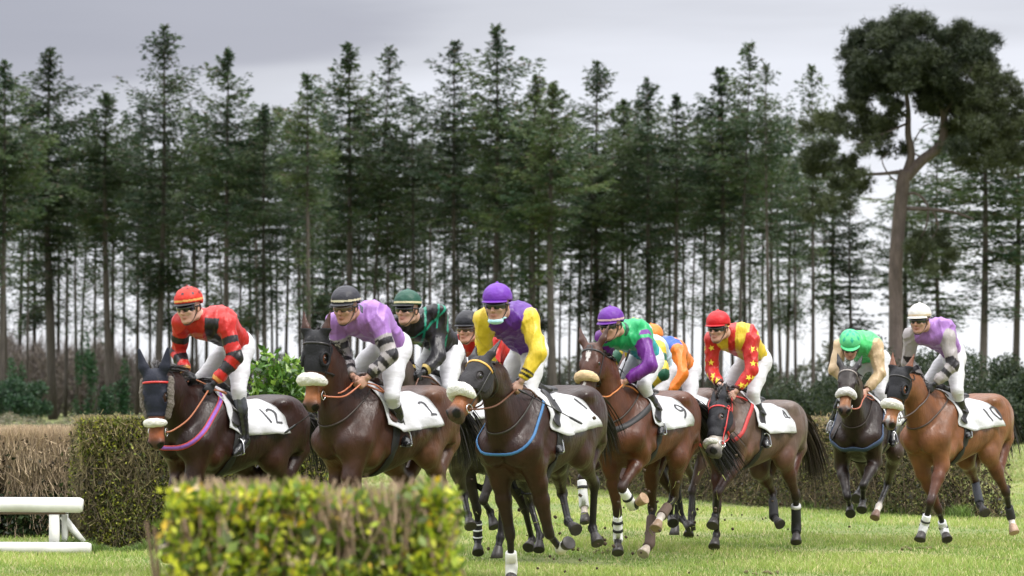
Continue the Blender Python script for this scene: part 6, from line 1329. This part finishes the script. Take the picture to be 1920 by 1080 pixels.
# the big umbrella pine
def big_pine():
    r = np.random.default_rng(77); y = 122.; s = 6400/y; x0 = px2x(1680, y); root = empty('umbrella_pine', (x0, y, 0)); tag(root, 'big umbrella pine with a forked trunk and wide dark crown at the right', 'tree')
    W = lambda px_, py, dy=0: v3((px_-1680)/s, dy, top2z(py, y))
    tr = Acc(); tp = [W(1680, 815), W(1678, 740), W(1680, 600), W(1680, 500), W(1686, 420), W(1694, 345), W(1700, 320)]
    tr.add(*tube_np(spline(tp, 4), np.interp(np.arange(25), [0, 6, 12, 24], [.34, .26, .25, .24]), 12))
    limbs = [([W(1697, 335), W(1728, 302), W(1765, 270), W(1772, 225), W(1764, 190), W(1740, 130, .5)], .22), ([W(1698, 330), W(1710, 290), W(1704, 250), W(1704, 200), W(1690, 120, -.4)], .17), ([W(1700, 325), W(1688, 322), W(1660, 325), W(1610, 328, .4), W(1560, 345, .5)], .09),
      ([W(1684, 390), W(1740, 392), W(1790, 398), W(1825, 412, -.3)], .09), ([W(1686, 372), W(1716, 362), W(1740, 385), W(1737, 425), W(1726, 450, .3)], .06), ([W(1740, 300), W(1712, 280), W(1730, 240), W(1755, 228)], .035), ([W(1770, 225), W(1800, 190, .6), W(1845, 170, .8)], .07), ([W(1770, 215), W(1810, 150, -.8), W(1830, 100, -1)], .06), ([W(1704, 220), W(1660, 180, .7), W(1615, 140, 1)], .07), ([W(1700, 160), W(1680, 90), W(1690, 50)], .05), ([W(1772, 235), W(1830, 250, .8), W(1890, 285, 1)], .06), ([W(1704, 230), W(1660, 250, -.8), W(1600, 275, -1)], .05), ([W(1694, 345), W(1670, 330), W(1655, 300), W(1668, 285)], .035), ([W(1750, 395), W(1760, 425), W(1740, 460), W(1725, 500, .2)], .035)]
    for P_, r0 in limbs:
        Ps = spline(P_, 5); tr.add(*tube_np(Ps, np.linspace(r0, r0*.35, len(Ps)), 8))
    cl = []  # (px, py, radius px, dy)
    def region(n, x0_, x1_, y0_, y1_, r0, r1, fn=None, dy=2.2):
        k = 0
        while k < n:
            a, b = r.uniform(x0_, x1_), r.uniform(y0_, y1_)
            if fn and not fn(a, b): continue
            cl.append((a, b, r.uniform(r0, r1), r.normal(0, dy*.5))); k += 1
    dome = lambda a, b: ((a-1735)/142)**2+((b-165)/128)**2 < 1
    region(150, 1590, 1880, 30, 290, 8, 20, dome)
    region(60, 1640, 1900, 150, 310, 8, 17, lambda a, b: ((a-1835)/85)**2+((b-240)/80)**2 < 1)
    region(34, 1850, 1965, 160, 335, 8, 16); region(52, 1500, 1690, 190, 350, 7, 16, lambda a, b: b > 200+.0*a and ((a-1592)/95)**2+((b-275)/78)**2 < 1)
    for (a, b, q) in ((1612, 66, 13), (1604, 84, 11), (1596, 100, 14), (1628, 82, 12), (1640, 52, 14), (1698, 35, 18), (1740, 52, 18), (1688, 48, 14), (1845, 82, 16), (1862, 72, 10), (1820, 95, 18), (1600, 130, 14), (1880, 150, 18), (1900, 165, 16), (1776, 70, 14)): cl.append((a, b, q, 0))
    region(22, 1700, 1800, 420, 530, 6, 13, lambda a, b: ((a-1750)/50)**2+((b-475)/45)**2 < 1)
    region(14, 1510, 1600, 320, 410, 6, 11)
    V_, F_, C_ = [], [], []; cnt = 0
    for (a, b, q, dy) in cl:
        if ((a-1738)/40)**2+((b-258)/62)**2 < 1 or (1640 < a < 1775 and b > 262 and b < 400 and r.random() < .85) or (1650 < a < 1790 and 205 < b < 262 and r.random() < .6): continue
        c = W(a, b, dy); R_ = q/s*1.15; lobe = (a > 1790 and b > 120) or (a < 1680 and b > 195) or b > 400; nt_ = int(150*(q/15)**1.6*(.5 if lobe else 1))
        # tufts: needle brushes pointing outward and up
        d = r.normal(0, 1, (nt_, 3)); d[:, 2] += .35; d /= np.linalg.norm(d, axis=1)[:, None]; p = c+r.normal(0, 1, (nt_, 3))*R_*[.62, .62, .40]
        for kx in range(11):
            e = d+r.normal(0, .55, (nt_, 3)); e /= np.linalg.norm(e, axis=1)[:, None]; sd_ = np.cross(e, r.normal(0, 1, (nt_, 3))); sd_ /= np.linalg.norm(sd_, axis=1)[:, None]
            L = r.uniform(.18, .34, (nt_, 1)); w_ = .0125
            V_.append(np.stack([p-sd_*w_, p+sd_*w_, p+e*L], 1).reshape(-1, 3)); F_.append(np.arange(nt_)[:, None]*3+[0, 1, 2]+cnt); cnt += nt_*3
            t = np.clip(r.normal(.30+(.45 if lobe else 0), .3, (nt_, 1))+.2*math.sin(a*.05+b*.08), 0, 1.3); cc = v3(.014, .026, .010)*(1-t)+v3(.052, .066, .022)*t; C_.append(np.repeat(cc, 3, axis=0))
    mesh_np('crown', np.concatenate(V_), np.concatenate(F_), M_pine, root, np.concatenate(C_), False)
    tr.build('trunk', pmat('pine bark', (.105, .08, .072), rough=.9, noise=.35, nscale=2.5, stretch=(2.5, 2.5, .8), bump=.7, bscale=5, bdist=.08), root)
big_pine()
# ivy round the feet of the left trunks
A_ = None
for i, px_ in enumerate((18, 58, 150, 172, 232, 30, 200)):
    y = 206+i; x = px2x(px_, y)
    bush('ivy', 'dark green ivy on a trunk foot, %s' % ['nearest the left edge', 'second from the left edge', 'left of the green hedge', 'above the left end of the green hedge', 'above the middle of the green hedge', 'low beside the left edge', 'above the green hedge'][i], (x, y, 1.4), (.55, .5, 2.6), 1500, .16, [(.014, .05, .018, .6), (.03, .085, .03, .4)], 300+i, .7, cat='ivy', lumps=5)
bush('holly_bush', 'dark evergreen bush among the trunks at the left edge above the brown hedge', (px2x(4, 190), 190, 1.3), (1.3, 1.2, 1.0), 6000, .2, [(.02, .05, .025, .6), (.035, .08, .035, .4)], 61, .5)
bush('holly_bush', 'second dark evergreen bush, right of the one at the left edge', (px2x(66, 196), 196, .9), (1.0, 1.0, .8), 4000, .2, [(.02, .05, .025, .6), (.035, .08, .035, .4)], 62, .5)
# bare brown undergrowth behind the trunks at the left, evergreen scrub further right
def thicket(name, label, x0p, x1p, yd, ztopf, n, cols, seed, sz, twn=0, cat='undergrowth'):
    r = np.random.default_rng(seed); pxs = r.uniform(x0p, x1p, n); y = r.uniform(yd, yd+16, n); zt2 = np.array([ztopf(p) for p in pxs])*(1+.10*np.sin(pxs*.11)+.07*np.sin(pxs*.037+1))
    P_ = np.stack([px2x(pxs, y), y, zt2*r.random(n)**.8], 1); base = v3(px2x((x0p+x1p)/2, yd), yd, 0)
    A_ = Acc()
    if twn:
        k = r.integers(0, n, twn); a = P_[k]; d = r.normal(0, .6, (twn, 3)); d[:, 2] += .7; b = a+d*r.uniform(.3, 1.3, (twn, 1)); tv, tf = twigs(a-base, b-base, r.uniform(.012, .03, twn), r); A_.add(tv, tf, col=np.repeat(v3(cols[0][:3])*r.uniform(.6, 1.5, (twn, 1)), 6, axis=0))
    lv, lf = leafquads(P_-base, sz, r, .2, .35); pick = r.choice(len(cols), n, p=[q[3] for q in cols]); A_.add(lv, lf, col=np.repeat(np.array([q[:3] for q in cols])[pick]*r.uniform(.6, 1.3, (n, 1)), 4, axis=0))
    o = A_.build(name, M_leafv, None, smooth=False); o.location = base; tag(o, label, cat, kind='stuff')
thicket('undergrowth', 'bare brown wood and undergrowth behind the trunks at the left', -260, 430, 262, lambda p: np.interp(p, [-200, 0, 200, 330, 430], [5.5, 5.2, 4.6, 3.4, 2.2]), 20000, [(.22, .185, .165, .6), (.16, .14, .125, .3), (.08, .10, .05, .1)], 71, .30, 34000)
thicket('undergrowth', 'low dark scrub below the trunks behind the middle riders', 430, 1500, 262, lambda p: 1.9+.6*math.sin(p*.02), 30000, [(.035, .05, .025, .6), (.09, .075, .045, .4)], 72, .32, 16000)
thicket('undergrowth', 'low belt of dead brown grass and scrub in front of the trunk feet at the left', -300, 640, 128, lambda p: .66+.10*math.sin(p*.05), 20000, [(.20, .17, .12, .5), (.12, .12, .07, .3), (.07, .09, .04, .2)], 74, .12, 0)
# dark rounded bushes to the right, in front of the sky
for i, (px_, py, wd, y) in enumerate([(1448, 724, 52, 150), (1520, 712, 60, 140), (1610, 706, 70, 128), (1690, 702, 60, 120), (1770, 698, 75, 118), (1850, 700, 70, 112), (1920, 706, 70, 110), (1380, 735, 50, 160), (1300, 742, 60, 165)]):
    zt3 = top2z(py, y); bush('dark_bush', 'dark green rounded bush on the skyline, '+['left of the pale green rider', 'behind the pale green rider, left one', 'directly behind the pale green rider', 'between the pale green rider and the rightmost jockey', 'behind the rightmost jockey', 'right of the rightmost jockey', 'at the right edge', 'right of the red and yellow rider', 'behind the red and yellow rider'][i], (px2x(px_, y), y, zt3*.45), (wd/6400*y*1.15, 1.3, zt3*.62), 15000, .11, [(.022, .040, .018, .6), (.045, .065, .025, .4)], 200+i, .55, lumps=12)
# far line of woodland
thicket('far_woodland', 'low hazy line of distant woodland on the horizon', -700, 2700, 620, lambda p: 7+2*math.sin(p*.013)+1.5*math.sin(p*.041), 30000, [(.06, .075, .05, .6), (.10, .10, .07, .4)], 73, 1.3, 0, 'woodland')
